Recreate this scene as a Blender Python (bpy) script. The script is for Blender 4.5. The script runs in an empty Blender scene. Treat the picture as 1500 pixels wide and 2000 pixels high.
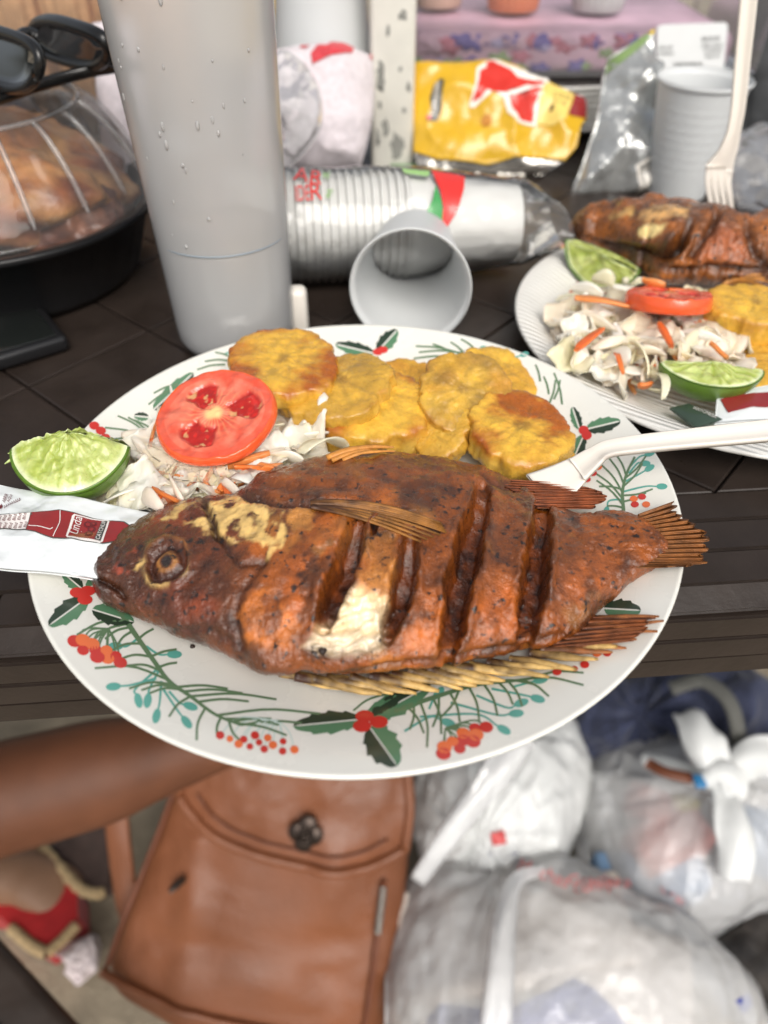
import bpy, bmesh, math, random
import numpy as np
from mathutils import Vector, Matrix

# ------------------------------------------------------------------ camera, light, exposure
SC = bpy.context.scene
COL = SC.collection
F_PX, PITCH, CAM_H = 1444.0, math.radians(43.3), 0.2326
cam_d = bpy.data.cameras.new('camera')
cam = bpy.data.objects.new('camera', cam_d); COL.objects.link(cam)
cam.location = (0, 0, CAM_H); cam.rotation_euler = (math.radians(90) - PITCH, 0, 0)
cam_d.sensor_fit = 'VERTICAL'; cam_d.sensor_height = 36.0; cam_d.sensor_width = 27.0
cam_d.lens = F_PX / 2000 * 36.0
cam_d.clip_start = 0.01; cam_d.clip_end = 200
cam_d.dof.use_dof = True; cam_d.dof.focus_distance = 0.300; cam_d.dof.aperture_fstop = 5.6
SC.camera = cam
SUN_EL, SUN_AZ = math.radians(47), math.radians(165)
W = bpy.data.worlds.new('World'); SC.world = W; W.use_nodes = True
nt = W.node_tree; bg = nt.nodes['Background']
sky = nt.nodes.new('ShaderNodeTexSky'); sky.sky_type = 'NISHITA'; sky.sun_disc = False
sky.sun_elevation = SUN_EL; sky.sun_rotation = SUN_AZ
sky.air_density = 1.0; sky.dust_density = 4.0; sky.ozone_density = 1.0
hsv = nt.nodes.new('ShaderNodeHueSaturation'); hsv.inputs['Saturation'].default_value = 0.35   # hazy white sky
nt.links.new(sky.outputs[0], hsv.inputs['Color']); nt.links.new(hsv.outputs[0], bg.inputs[0]); bg.inputs[1].default_value = 0.12
sun_d = bpy.data.lights.new('sun', 'SUN'); sun = bpy.data.objects.new('sun', sun_d); COL.objects.link(sun)
sun_d.energy = 2.2; sun_d.angle = math.radians(40); sun_d.color = (1.0, 0.95, 0.88)
sdir = Vector((math.sin(SUN_AZ) * math.cos(SUN_EL), math.cos(SUN_AZ) * math.cos(SUN_EL), math.sin(SUN_EL)))
sun.rotation_euler = sdir.to_track_quat('Z', 'Y').to_euler(); sun.location = (0, 0, 3)
SC.view_settings.view_transform = 'Standard'; SC.view_settings.look = 'None'
SC.view_settings.exposure = 0.15; SC.view_settings.gamma = 1.0
SC.render.engine = 'CYCLES'
SC.cycles.max_bounces = 14; SC.cycles.transparent_max_bounces = 24; SC.cycles.transmission_bounces = 10
SC.cycles.use_denoising = True; SC.cycles.caustics_reflective = False; SC.cycles.caustics_refractive = False
SC.cycles.sample_clamp_indirect = 4.0

# ------------------------------------------------------------------ photo pixel -> place
_c, _s = math.cos(PITCH), math.sin(PITCH)
def ray(px, py):
    x = (px - 750) / F_PX; y = -(py - 1000) / F_PX
    return np.array([x, _c + y * _s, -_s + y * _c])
def P(px, py, z=0.0):
    d = ray(px, py); t = (z - CAM_H) / d[2]
    return np.array([d[0] * t, d[1] * t, z])
def PY(px, py, Y):
    d = ray(px, py); t = Y / d[1]
    return np.array([d[0] * t, Y, CAM_H + d[2] * t])
def proj(V):
    V = np.asarray(V, float); z = V[..., 2] - CAM_H
    zc = V[..., 1] * _c - z * _s; yc = V[..., 1] * _s + z * _c
    return 750 + F_PX * V[..., 0] / zc, 1000 - F_PX * yc / zc
def depth(p):
    return p[1] * _c - (p[2] - CAM_H) * _s

# ------------------------------------------------------------------ numpy value noise
def _h(i, j, k, seed):
    n = (i * 374761393 + j * 668265263 + k * 2147483647 * 3 + seed * 974711) & 0xFFFFFFFF
    n = ((n ^ (n >> 13)) * 1274126177) & 0xFFFFFFFF
    n = ((n ^ (n >> 16)) * 2246822519) & 0xFFFFFFFF
    return ((n ^ (n >> 15)) & 0xFFFFFF) / float(0xFFFFFF)
def vn(Pn, seed=0):
    Pn = np.asarray(Pn, float); i0 = np.floor(Pn).astype(np.int64); f = Pn - i0; f = f * f * (3 - 2 * f)
    r = 0
    for a in (0, 1):
        for b in (0, 1):
            for c in (0, 1):
                w = (f[..., 0] if a else 1 - f[..., 0]) * (f[..., 1] if b else 1 - f[..., 1]) * (f[..., 2] if c else 1 - f[..., 2])
                r = r + w * _h(i0[..., 0] + a, i0[..., 1] + b, i0[..., 2] + c, seed)
    return r * 2 - 1
def fbm(Pn, sc, oc=4, seed=0, gain=0.5):
    Pn = np.asarray(Pn, float) * sc; r = 0; a = 1.0
    for o in range(oc):
        r = r + a * vn(Pn * (2.03 ** o) + 17.3 * o, seed + o); a *= gain
    return r
def sstep(a, b, x):
    t = np.clip((x - a) / (b - a), 0, 1); return t * t * (3 - 2 * t)
def lerp(a, b, t):
    return a + (b - a) * t
def srgb(r, g, b):
    return tuple((v / 255 / 12.92 if v <= 10 else ((v / 255 + 0.055) / 1.055) ** 2.4) for v in (r, g, b))
def seg_dist(x, y, poly):
    """distance to a polyline, parameter 0..1 along it, signed side"""
    best = np.full(x.shape, 1e9); tt = np.zeros(x.shape); sg = np.zeros(x.shape)
    L = [math.dist(poly[i], poly[i + 1]) for i in range(len(poly) - 1)]; tot = sum(L); acc = 0
    for i in range(len(poly) - 1):
        ax, ay = poly[i]; bx, by = poly[i + 1]; dx, dy = bx - ax, by - ay
        t = np.clip(((x - ax) * dx + (y - ay) * dy) / (L[i] ** 2), 0, 1)
        d = np.hypot(x - ax - t * dx, y - ay - t * dy); m = d < best
        best = np.where(m, d, best); tt = np.where(m, (acc + t * L[i]) / tot, tt)
        sg = np.where(m, np.sign((x - ax) * dy - (y - ay) * dx), sg); acc += L[i]
    return best, tt, sg
def in_poly(x, y, poly):
    r = np.zeros(x.shape, bool); n = len(poly)
    for i in range(n):
        x1, y1 = poly[i]; x2, y2 = poly[(i + 1) % n]
        c = ((y1 > y) != (y2 > y)) & (x < (x2 - x1) * (y - y1) / ((y2 - y1) or 1e-9) + x1); r ^= c
    return r
def poly_soft(x, y, poly, w):
    """1 inside, fading over w pixels either side of the edge"""
    d, _, _ = seg_dist(x, y, list(poly) + [poly[0]]); ins = in_poly(x, y, poly)
    return sstep(-w, w, np.where(ins, d, -d))

# ------------------------------------------------------------------ materials
MATS = {}
def _nodes(name):
    m = bpy.data.materials.new(name); m.use_nodes = True; t = m.node_tree
    return m, t, t.nodes['Principled BSDF']
def pm(name, col, rough=0.5, var=0.12, ns=60.0, bump=0.0, bs=300.0, metal=0.0, spec=0.5, coat=0.0, sss=0.0, sheen=0.0, attr=None, rvar=0.0, trans=0.0, sssr=0.004, sssc=(1, .6, .35)):
    m, t, b = _nodes(name); N = t.nodes.new; Lk = t.links.new
    tc = N('ShaderNodeTexCoord')
    nz = N('ShaderNodeTexNoise'); nz.inputs['Scale'].default_value = ns; nz.inputs['Detail'].default_value = 5
    Lk(tc.outputs['Object'], nz.inputs['Vector'])
    hs = N('ShaderNodeMapRange'); hs.inputs['From Min'].default_value = 0.25; hs.inputs['From Max'].default_value = 0.75
    hs.inputs['To Min'].default_value = 1 - var; hs.inputs['To Max'].default_value = 1 + var
    Lk(nz.outputs['Fac'], hs.inputs['Value'])
    mx = N('ShaderNodeMix'); mx.data_type = 'RGBA'; mx.blend_type = 'MULTIPLY'; mx.inputs[0].default_value = 1.0
    if attr:
        at = N('ShaderNodeAttribute'); at.attribute_name = attr; Lk(at.outputs['Color'], mx.inputs[6])
    else:
        mx.inputs[6].default_value = (*col, 1)
    Lk(hs.outputs[0], mx.inputs[7]); Lk(mx.outputs[2], b.inputs['Base Color'])
    b.inputs['Roughness'].default_value = rough; b.inputs['Metallic'].default_value = metal
    b.inputs['Specular IOR Level'].default_value = spec
    b.inputs['Coat Weight'].default_value = coat; b.inputs['Coat Roughness'].default_value = 0.08
    if sss: b.inputs['Subsurface Weight'].default_value = sss; b.inputs['Subsurface Scale'].default_value = sssr; b.inputs['Subsurface Radius'].default_value = sssc
    if sheen: b.inputs['Sheen Weight'].default_value = sheen
    if trans: b.inputs['Transmission Weight'].default_value = trans
    if rvar:
        r2 = N('ShaderNodeMapRange'); r2.inputs['From Min'].default_value = 0.3; r2.inputs['From Max'].default_value = 0.7
        r2.inputs['To Min'].default_value = max(0.03, rough - rvar); r2.inputs['To Max'].default_value = min(1, rough + rvar)
        n3 = N('ShaderNodeTexNoise'); n3.inputs['Scale'].default_value = ns * 1.7; n3.inputs['Detail'].default_value = 4
        Lk(tc.outputs['Object'], n3.inputs['Vector']); Lk(n3.outputs['Fac'], r2.inputs['Value']); Lk(r2.outputs[0], b.inputs['Roughness'])
    if bump:
        n2 = N('ShaderNodeTexNoise'); n2.inputs['Scale'].default_value = bs; n2.inputs['Detail'].default_value = 6
        n2.inputs['Roughness'].default_value = 0.6
        Lk(tc.outputs['Object'], n2.inputs['Vector'])
        bp = N('ShaderNodeBump'); bp.inputs['Strength'].default_value = 1.0; bp.inputs['Distance'].default_value = bump
        Lk(n2.outputs['Fac'], bp.inputs['Height']); Lk(bp.outputs[0], b.inputs['Normal'])
    MATS[name] = m; return m
def film(name, col, clear=0.5, trans=0.5, rough=0.25, gloss=1.0, bump=0.0, bs=120.0, edge=0.0, frosted=None):
    """thin plastic: part clear, part scattering, with a surface reflection"""
    m, t, b = _nodes(name); N = t.nodes.new; Lk = t.links.new; t.nodes.remove(b)
    out = t.nodes['Material Output']
    df = N('ShaderNodeBsdfDiffuse'); df.inputs[0].default_value = (*col, 1)
    tl = N('ShaderNodeBsdfTranslucent'); tl.inputs[0].default_value = (*col, 1)
    m1 = N('ShaderNodeMixShader'); m1.inputs[0].default_value = trans; Lk(df.outputs[0], m1.inputs[1]); Lk(tl.outputs[0], m1.inputs[2])
    tp = N('ShaderNodeBsdfTransparent'); tp.inputs[0].default_value = (1, 1, 1, 1)
    if frosted is not None: tp = N('ShaderNodeBsdfRefraction'); tp.inputs['Roughness'].default_value = frosted; tp.inputs['IOR'].default_value = 1.25; tp.inputs['Color'].default_value = (1, 1, 1, 1)
    m2 = N('ShaderNodeMixShader'); m2.inputs[0].default_value = clear; Lk(m1.outputs[0], m2.inputs[1]); Lk(tp.outputs[0], m2.inputs[2])
    if edge:
        lw = N('ShaderNodeLayerWeight'); lw.inputs[0].default_value = 0.35
        mr = N('ShaderNodeMapRange'); mr.inputs['To Min'].default_value = clear; mr.inputs['To Max'].default_value = max(0, clear - edge)
        Lk(lw.outputs['Facing'], mr.inputs['Value']); Lk(mr.outputs[0], m2.inputs[0])
    gl = N('ShaderNodeBsdfGlossy'); gl.inputs['Roughness'].default_value = rough
    fr = N('ShaderNodeFresnel'); fr.inputs[0].default_value = 1.45
    mu = N('ShaderNodeMath'); mu.operation = 'MULTIPLY'; mu.inputs[1].default_value = gloss; Lk(fr.outputs[0], mu.inputs[0])
    m3 = N('ShaderNodeMixShader'); Lk(mu.outputs[0], m3.inputs[0]); Lk(m2.outputs[0], m3.inputs[1]); Lk(gl.outputs[0], m3.inputs[2])
    if bump:
        tc = N('ShaderNodeTexCoord'); n2 = N('ShaderNodeTexNoise'); n2.inputs['Scale'].default_value = bs; n2.inputs['Detail'].default_value = 4
        Lk(tc.outputs['Object'], n2.inputs['Vector'])
        bp = N('ShaderNodeBump'); bp.inputs['Strength'].default_value = 1.0; bp.inputs['Distance'].default_value = bump
        Lk(n2.outputs['Fac'], bp.inputs['Height'])
        for n in (gl, df, fr): Lk(bp.outputs[0], n.inputs['Normal'])
    Lk(m3.outputs[0], out.inputs['Surface']); MATS[name] = m; return m

# ------------------------------------------------------------------ objects
ORG = {}
def tag(o, label=None, cat=None, group=None, kind=None):
    if label: o['label'] = label
    if cat: o['category'] = cat
    if group: o['group'] = group
    if kind: o['kind'] = kind
    return o
def thing(name, label, cat, loc, group=None):
    o = bpy.data.objects.new(name, None); COL.objects.link(o); o.location = tuple(loc); o.empty_display_size = 0.02
    ORG[o.name] = np.array(loc, float); return tag(o, label, cat, group)
def mk(name, V, Fc, mat, parent=None, smooth=True, label=None, cat=None, group=None, kind=None, col=None, mats=None, mi=None):
    V = np.asarray(V, float).reshape(-1, 3)
    if parent is not None: org = ORG[parent.name]
    else: org = np.array([V[:, 0].mean(), V[:, 1].mean(), V[:, 2].min()])
    me = bpy.data.meshes.new(name); me.from_pydata((V - org).tolist(), [], [tuple(int(i) for i in f) for f in Fc])
    for m in (mats or [mat]): me.materials.append(m)
    if mi is not None: me.polygons.foreach_set('material_index', np.asarray(mi, np.int32))
    me.polygons.foreach_set('use_smooth', [bool(smooth)] * len(me.polygons))
    if col is not None:
        a = me.color_attributes.new('Col', 'FLOAT_COLOR', 'POINT'); c = np.ones((len(V), 4)); c[:, :3] = col
        a.data.foreach_set('color', c.ravel())
    me.validate(); me.update()
    o = bpy.data.objects.new(name, me); COL.objects.link(o)
    if parent is not None: o.parent = parent
    else: o.location = tuple(org)
    ORG[o.name] = org
    return tag(o, label, cat, group, kind)
class MB:
    def __init__(s): s.V = []; s.F = []; s.C = []
    def add(s, V, Fc, c=None):
        n = sum(len(v) for v in s.V); V = np.asarray(V, float).reshape(-1, 3); s.V.append(V)
        s.F += [tuple(i + n for i in f) for f in Fc]
        if c is not None: s.C.append(np.broadcast_to(np.asarray(c, float), (len(V), 3)))
        return s
    def build(s, name, mat, parent=None, **k):
        if s.C: k['col'] = np.concatenate(s.C)
        return mk(name, np.concatenate(s.V), s.F, mat, parent, **k)
def gridf(nu, nv, wu=False, wv=False, flip=False):
    """faces of a (nu x nv) vertex grid"""
    r = []
    for i in range(nu if wu else nu - 1):
        for j in range(nv if wv else nv - 1):
            a, b = i * nv + j, ((i + 1) % nu) * nv + j; c, d = ((i + 1) % nu) * nv + (j + 1) % nv, i * nv + (j + 1) % nv
            r.append((a, d, c, b) if flip else (a, b, c, d))
    return r
def lathe(prof, seg=48, centre=(0, 0, 0), axis=(0, 0, 1), mod=None, caps=False):
    """profile of (r, z) turned about an axis through centre"""
    ax = Vector(axis).normalized(); x = Vector((1, 0, 0)) if abs(ax.x) < 0.9 else Vector((0, 1, 0))
    x = (x - ax * x.dot(ax)).normalized(); y = ax.cross(x); X, Y, Z = np.array(x), np.array(y), np.array(ax); c = np.array(centre, float)
    V = []
    for r, z in prof:
        for k in range(seg):
            a = 2 * math.pi * k / seg; rr = r * (mod(a, z) if mod else 1.0)
            V.append(c + X * rr * math.cos(a) + Y * rr * math.sin(a) + Z * z)
    Fc = gridf(len(prof), seg, wv=True, flip=True)
    if caps:
        Fc.append(tuple(range(seg))[::-1]); n = (len(prof) - 1) * seg; Fc.append(tuple(range(n, n + seg)))
    return np.array(V), Fc
def frames(path):
    path = np.asarray(path, float); T = np.gradient(path, axis=0); T /= np.linalg.norm(T, axis=1)[:, None] + 1e-12
    up = np.array([0, 0, 1.0]); 
    if abs(T[0] @ up) > 0.95: up = np.array([0, 1.0, 0])
    A = []; a = up - T[0] * (up @ T[0])
    for t in T:
        a = a - t * (a @ t); a /= np.linalg.norm(a) + 1e-12; A.append(a.copy())
    A = np.array(A); return T, A, np.cross(T, A)
def tube(path, rad, seg=8, flat=1.0):
    """capped tube; flat scales the radius along the frame's up axis"""
    path = np.asarray(path, float); n = len(path); rad = np.broadcast_to(np.asarray(rad, float), (n,))
    T, A, B = frames(path); V = []
    for i in range(n):
        for k in range(seg):
            a = 2 * math.pi * k / seg; V.append(path[i] + rad[i] * (A[i] * flat * math.cos(a) + B[i] * math.sin(a)))
    Fc = gridf(n, seg, wv=True, flip=True); Fc.append(tuple(range(seg))); Fc.append(tuple(range((n - 1) * seg, n * seg))[::-1])
    return np.array(V), Fc
def spline(pts, n=24):
    """Catmull-Rom through points"""
    p = np.asarray(pts, float); p = np.vstack([2 * p[0] - p[1], p, 2 * p[-1] - p[-2]]); out = []; m = len(p) - 3
    for k in range(n):
        s = k / (n - 1) * m; i = min(int(s), m - 1); t = s - i
        a, b, c, d = p[i], p[i + 1], p[i + 2], p[i + 3]
        out.append(0.5 * (2 * b + (c - a) * t + (2 * a - 5 * b + 4 * c - d) * t * t + (3 * b - a - 3 * c + d) * t ** 3))
    return np.array(out)
def rbox(c, size, ax=None, bev=0.003, seg=2):
    """rounded box in world space"""
    bm = bmesh.new(); bmesh.ops.create_cube(bm, size=1.0)
    bmesh.ops.scale(bm, vec=size, verts=bm.verts)
    if bev: bmesh.ops.bevel(bm, geom=bm.edges[:], offset=bev, segments=seg, affect='EDGES', profile=0.5)
    R = np.eye(3) if ax is None else np.array(ax, float).T
    V = np.array([v.co[:] for v in bm.verts]) @ R.T + np.asarray(c, float)
    bm.verts.index_update(); Fc = [tuple(v.index for v in f.verts) for f in bm.faces]; bm.free(); return V, Fc
def tri2d(poly, maxedge):
    """triangulate a 2-D outline and split long edges"""
    bm = bmesh.new(); vs = [bm.verts.new((p[0], p[1], 0)) for p in poly]
    f = bm.faces.new(vs); bmesh.ops.triangulate(bm, faces=[f])
    for _ in range(5):
        e = [e for e in bm.edges if e.calc_length() > maxedge]
        if not e: break
        bmesh.ops.subdivide_edges(bm, edges=e, cuts=1); bmesh.ops.triangulate(bm, faces=[f for f in bm.faces if len(f.verts) > 3])
    bm.verts.index_update(); V = np.array([v.co[:2] for v in bm.verts]); Fc = [tuple(v.index for v in f.verts) for f in bm.faces]
    bm.free(); return V, Fc
def text2d(s, size=1.0, maxedge=0.3):
    cu = bpy.data.curves.new('t', 'FONT'); cu.body = s; cu.size = size; cu.resolution_u = 3
    ob = bpy.data.objects.new('t', cu); me = bpy.data.meshes.new_from_object(ob)
    bm = bmesh.new(); bm.from_mesh(me)
    for _ in range(3):
        e = [e for e in bm.edges if e.calc_length() > maxedge * size]
        if not e: break
        bmesh.ops.subdivide_edges(bm, edges=e, cuts=1); bmesh.ops.triangulate(bm, faces=[f for f in bm.faces if len(f.verts) > 3])
    bm.verts.index_update(); V = np.array([v.co[:2] for v in bm.verts]); Fc = [tuple(v.index for v in f.verts) for f in bm.faces]
    bm.free(); bpy.data.objects.remove(ob); bpy.data.curves.remove(cu); bpy.data.meshes.remove(me); return V, Fc
class Pillow:
    """a soft packet between four corners (TL, TR, BR, BL) with bulge and wrinkles; S(u,v) is its front"""
    def __init__(s, TL, TR, BR, BL, th, wr=0.001, ws=60, seed=1, nu=60, nv=50, rim=0.0006, power=0.5, ridge=0.0, rnd=0.0):
        s.rnd = rnd; s.c = [np.asarray(q, float) for q in (TL, TR, BR, BL)]; s.th, s.wr, s.ws, s.seed, s.nu, s.nv, s.rim, s.pw, s.ridge = th, wr, ws, seed, nu, nv, rim, power, ridge
        n = np.cross(s.c[1] - s.c[0], s.c[3] - s.c[0]); n /= np.linalg.norm(n); s.n = -n if n @ (np.array([0, 0, CAM_H]) - s.c[0]) < 0 else n
    def flat(s, u, v):
        u = np.asarray(u, float)[..., None]; v = np.asarray(v, float)[..., None]; a, b, c, d = s.c
        if s.rnd: x, y = 2 * u - 1, 2 * v - 1; u, v = .5 + .5 * x * np.sqrt(1 - s.rnd * y * y / 2), .5 + .5 * y * np.sqrt(1 - s.rnd * x * x / 2)
        return a * (1 - u) * (1 - v) + b * u * (1 - v) + c * u * v + d * (1 - u) * v
    def S(s, u, v, side=1, eps=0.0):
        u = np.asarray(u, float); v = np.asarray(v, float); q = s.flat(u, v)
        pr = (np.clip(4 * u * (1 - u), 0, 1) * np.clip(4 * v * (1 - v), 0, 1)) ** s.pw
        w = fbm(q, s.ws, 4, s.seed)
        if s.ridge: w = w + s.ridge * (1 - 2 * np.abs(vn(q * s.ws * 1.3, s.seed + 9)))
        common = s.wr * 2 * fbm(q, s.ws * 0.4, 3, s.seed + 31)
        h = common + side * (s.rim + s.th * pr * 0.5 + s.wr * w * np.minimum(1, pr * 3)) + eps
        return q + s.n * h[..., None]
    def mesh(s, edge=0.0):
        u, v = np.meshgrid(np.linspace(0, 1, s.nu), np.linspace(0, 1, s.nv), indexing='ij')
        A = s.S(u, v, 1).reshape(-1, 3); B = s.S(u, v, -1).reshape(-1, 3); n = s.nu * s.nv
        Fc = gridf(s.nu, s.nv) + [tuple(i + n for i in f[::-1]) for f in gridf(s.nu, s.nv)]
        rim = [i * s.nv for i in range(s.nu)] + [(s.nu - 1) * s.nv + j for j in range(1, s.nv)] + [i * s.nv + s.nv - 1 for i in range(s.nu - 2, -1, -1)] + [j for j in range(s.nv - 2, 0, -1)]
        for k in range(len(rim)):
            a, b = rim[k], rim[(k + 1) % len(rim)]; Fc.append((a, b, b + n, a + n))
        return np.vstack([A, B]), Fc
    def uv(s, px, py):
        """photo pixel -> (u, v) on the packet"""
        cs = np.array([proj(q) for q in s.c]); px = np.asarray(px, float); py = np.asarray(py, float); u = np.full(px.shape, .5); v = np.full(px.shape, .5)
        def f(u, v):
            X = proj(s.flat(u, v)); return X[0], X[1]
        for _ in range(12):
            x0, y0 = f(u, v); x1, y1 = f(u + 1e-4, v); x2, y2 = f(u, v + 1e-4)
            a, b, c, d = (x1 - x0) / 1e-4, (x2 - x0) / 1e-4, (y1 - y0) / 1e-4, (y2 - y0) / 1e-4; det = a * d - b * c
            ex, ey = px - x0, py - y0; u = u + (d * ex - b * ey) / det; v = v + (a * ey - c * ex) / det
        return np.clip(u, 0, 1), np.clip(v, 0, 1)
    def on(s, V2, eps=0.0003):
        u, v = s.uv(V2[:, 0], V2[:, 1]); return s.S(u, v, 1, eps)
def text_px(s, a, b, height, maxedge=0.25):
    """lettering whose baseline runs from pixel a to pixel b, letters height px tall (to the left of the run)"""
    V, Fc = text2d(s, 1.0, maxedge); V = V - V.min(0); V = V / V.max(0)
    a, b = np.array(a, float), np.array(b, float); d = b - a; n = np.array([d[1], -d[0]]); n = n / np.linalg.norm(n) * height
    return a + V[:, :1] * d + V[:, 1:] * n, Fc
def ribbon(path, w0, w1=None):
    """2-D stroke polygon strip: returns verts, quads"""
    p = np.asarray(path, float); n = len(p); w = np.linspace(w0, w0 if w1 is None else w1, n) / 2
    T = np.gradient(p, axis=0); T /= np.linalg.norm(T, axis=1)[:, None] + 1e-9; N = np.stack([-T[:, 1], T[:, 0]], 1)
    V = np.empty((2 * n, 2)); V[0::2] = p + N * w[:, None]; V[1::2] = p - N * w[:, None]
    return V, [(2 * i, 2 * i + 1, 2 * i + 3, 2 * i + 2) for i in range(n - 1)]
def disc2(c, rx, ry, n=14, rot=0.0):
    return [(c[0] + rx * math.cos(t) * math.cos(rot) - ry * math.sin(t) * math.sin(rot), c[1] + rx * math.cos(t) * math.sin(rot) + ry * math.sin(t) * math.cos(rot)) for t in np.linspace(0, 2 * math.pi, n, endpoint=False)]
def lens_body(xs, far, near, zb, T, nt=140, nb=20, amin=-20, amax=200, sq=1.0):
    """closed body lying on its side, whose seen outline runs along far (top) and near (bottom) pixels.
    returns V grid (nx, nth, 3), normals, sin(theta)"""
    th = np.concatenate([np.linspace(math.radians(amin), math.radians(amax), nt), np.linspace(math.radians(amax), math.radians(360 + amin), nb + 2)[1:-1]])
    V = np.zeros((len(xs), len(th), 3)); Nn = np.zeros_like(V)
    for i, x in enumerate(xs):
        zc = zb[i] + T[i]; a = P(x, near[i], zc); b = P(x, far[i], zc); C = (a + b) / 2; h = b - a; E = np.linalg.norm(h) / 2; h = h / (2 * E + 1e-12)
        e = math.atan2(CAM_H - zc, C[1]); S = E * math.sin(e); t = min(T[i], 0.85 * S / math.cos(e)); Wd = math.sqrt(max(S * S - (t * math.cos(e)) ** 2, 1e-9)) / math.sin(e)
        ct, st = -np.cos(th), np.sin(th)
        V[i] = C + h * (Wd * ct)[:, None] + np.array([0, 0, 1.0]) * (t * st)[:, None]
        V[i, :, 2] -= (T[i] - t)
        n = h * (ct / max(Wd, 1e-5))[:, None] + np.array([0, 0, 1.0]) * (st / max(t, 1e-5))[:, None]
        Nn[i] = n / (np.linalg.norm(n, axis=1)[:, None] + 1e-12)
    return V, Nn, np.sin(th)
def interp(tab, x):
    t = np.array(tab, float); return np.interp(x, t[:, 0], t[:, 1])
def smooth1(a, k=5, it=2):
    w = np.ones(k) / k
    for _ in range(it): a = np.convolve(np.pad(a, k // 2, mode='edge'), w, mode='valid')
    return a
RND = random.Random(7)
# ------------------------------------------------------------------ ground and table
M_ground = pm('ground', srgb(150, 138, 118), 0.9, 0.35, 14, 0.004, 90)
M_table = pm('table_plastic', (0.030, 0.022, 0.018), 0.36, 0.35, 25, 0.0004, 70, spec=0.32, rvar=0.10)
M_table2 = pm('table_base', (0.020, 0.014, 0.012), 0.5, 0.2, 25)
def ground():
    g = np.concatenate([np.linspace(-30, -1.2, 20), np.linspace(-1.1, 1.6, 110), np.linspace(1.8, 30, 20)])
    X, Y = np.meshgrid(g, g, indexing='ij'); Q = np.stack([X, Y, 0 * X], -1)
    Z = -0.73 + 0.006 * fbm(Q, 6, 4, 3)
    mk('ground', np.stack([X, Y, Z], -1), gridf(len(g), len(g)), M_ground, kind='structure')
ground()
TA = math.radians(4.5); E1 = np.array([math.cos(TA), math.sin(TA), 0]); E2 = np.array([-math.sin(TA), math.cos(TA), 0]); T0 = np.array([0, 0.186, 0.0])
def TB(s, t, z): return T0 + E1 * s + E2 * t + np.array([0, 0, z])
def table():
    t = thing('plastic_table', 'dark brown plastic table with woven wood-look slats along its edge', 'table', (0, 0.6, -0.73))
    ax = (E1, E2, (0, 0, 1))
    V, Fc = rbox(TB(0, 0.478, -0.0275), (1.8, 0.945, 0.049), ax, 0.004); mk('tabletop', V, Fc, M_table2, t, False)
    for s in (-0.8, 0.8):
        for q in (0.08, 0.88):
            V, Fc = rbox(TB(s, q, -0.39), (0.06, 0.06, 0.68), ax, 0.008); mk('leg', V, Fc, M_table, t, False)
    rr = random.Random(3); cache = {}
    def slat(s, q, z, L, wd, th, kind, tilt=0.0):
        key = (kind, round(L, 3), round(wd, 4), tilt > .5)
        if key not in cache:
            bm = bmesh.new(); bmesh.ops.create_cube(bm, size=1.0); bmesh.ops.scale(bm, vec=(L, wd, th) if kind == 'top' else (L, th, wd), verts=bm.verts)
            bmesh.ops.bevel(bm, geom=bm.edges[:], offset=0.0026 if tilt > .5 else 0.0010, segments=3 if tilt > .5 else 2, affect='EDGES'); me = bpy.data.meshes.new('slat'); bm.to_mesh(me); bm.free()
            me.materials.append(M_table); cache[key] = me
        o = bpy.data.objects.new('slat', cache[key]); COL.objects.link(o); o.parent = t
        o.location = tuple(TB(s, q, z) - ORG[t.name]); o.rotation_euler = (tilt, rr.uniform(-.004, .004), TA + rr.uniform(-.004, .004))
    # strips lying along the front edge, then strips down its face; the corner strip is tilted to round it
    rows = [('top', 0.0525, -0.0025, 0.0182, 0.0), ('top', 0.0338, -0.0026, 0.0182, 0.0), ('top', 0.0155, -0.0028, 0.0178, 0.04), ('top', 0.0035, -0.0060, 0.0125, 0.50),
            ('face', -0.0002, -0.0185, 0.0136, 0.0), ('face', -0.0006, -0.0325, 0.0136, 0.0), ('face', 0.0004, -0.0465, 0.0136, 0.0)]
    for r, (kind, q, z, wd, tilt) in enumerate(rows):
        s = -0.55 + 0.037 * (r % 3)
        while s < 0.56:
            L = rr.choice([0.115, 0.15, 0.19, 0.13])
            slat(s + L / 2, q, z + rr.uniform(-.00025, .00025), L - 0.0009, wd, 0.006, kind, tilt + rr.uniform(-.012, .012)); s += L
    # diamond tiles of the inner top: each one a raised panel over the base sheet
    D = 0.082; h = D / math.sqrt(2) * 1.0; g = 0.0005
    def tile_mesh(pts):
        pts = np.array(pts); c = pts.mean(0); n = len(pts)
        o = c + (pts - c) * (1 - g * 2 / h); i = c + (pts - c) * (1 - g * 5 / h)
        V = [(*p, -0.003) for p in o] + [(*p, -0.0005) for p in o] + [(*p, 0.0) for p in i]
        Fc = [(k, (k + 1) % n, n + (k + 1) % n, n + k) for k in range(n)] + [(n + k, n + (k + 1) % n, 2 * n + (k + 1) % n, 2 * n + k) for k in range(n)] + [tuple(range(2 * n, 3 * n))]
        me = bpy.data.meshes.new('panel'); me.from_pydata(V, [], Fc); me.materials.append(M_table); return me
    full = tile_mesh([(0, -h), (h, 0), (0, h), (-h, 0)]); low = tile_mesh([(h, 0), (0, h), (-h, 0)])
    t0 = 0.0622
    for i in range(-6, 8):
        for j in range(0, 14):
            s = i * 2 * h + (h if j % 2 else 0) - 0.012; q = t0 + j * h
            if abs(s) > 0.62 or q > 0.9 - h: continue
            o = bpy.data.objects.new('panel', low if j == 0 else full); COL.objects.link(o); o.parent = t
            o.location = tuple(TB(s, q, rr.uniform(-.0002, .0002)) - ORG[t.name]); o.rotation_euler = (0, 0, TA)
table()

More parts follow.
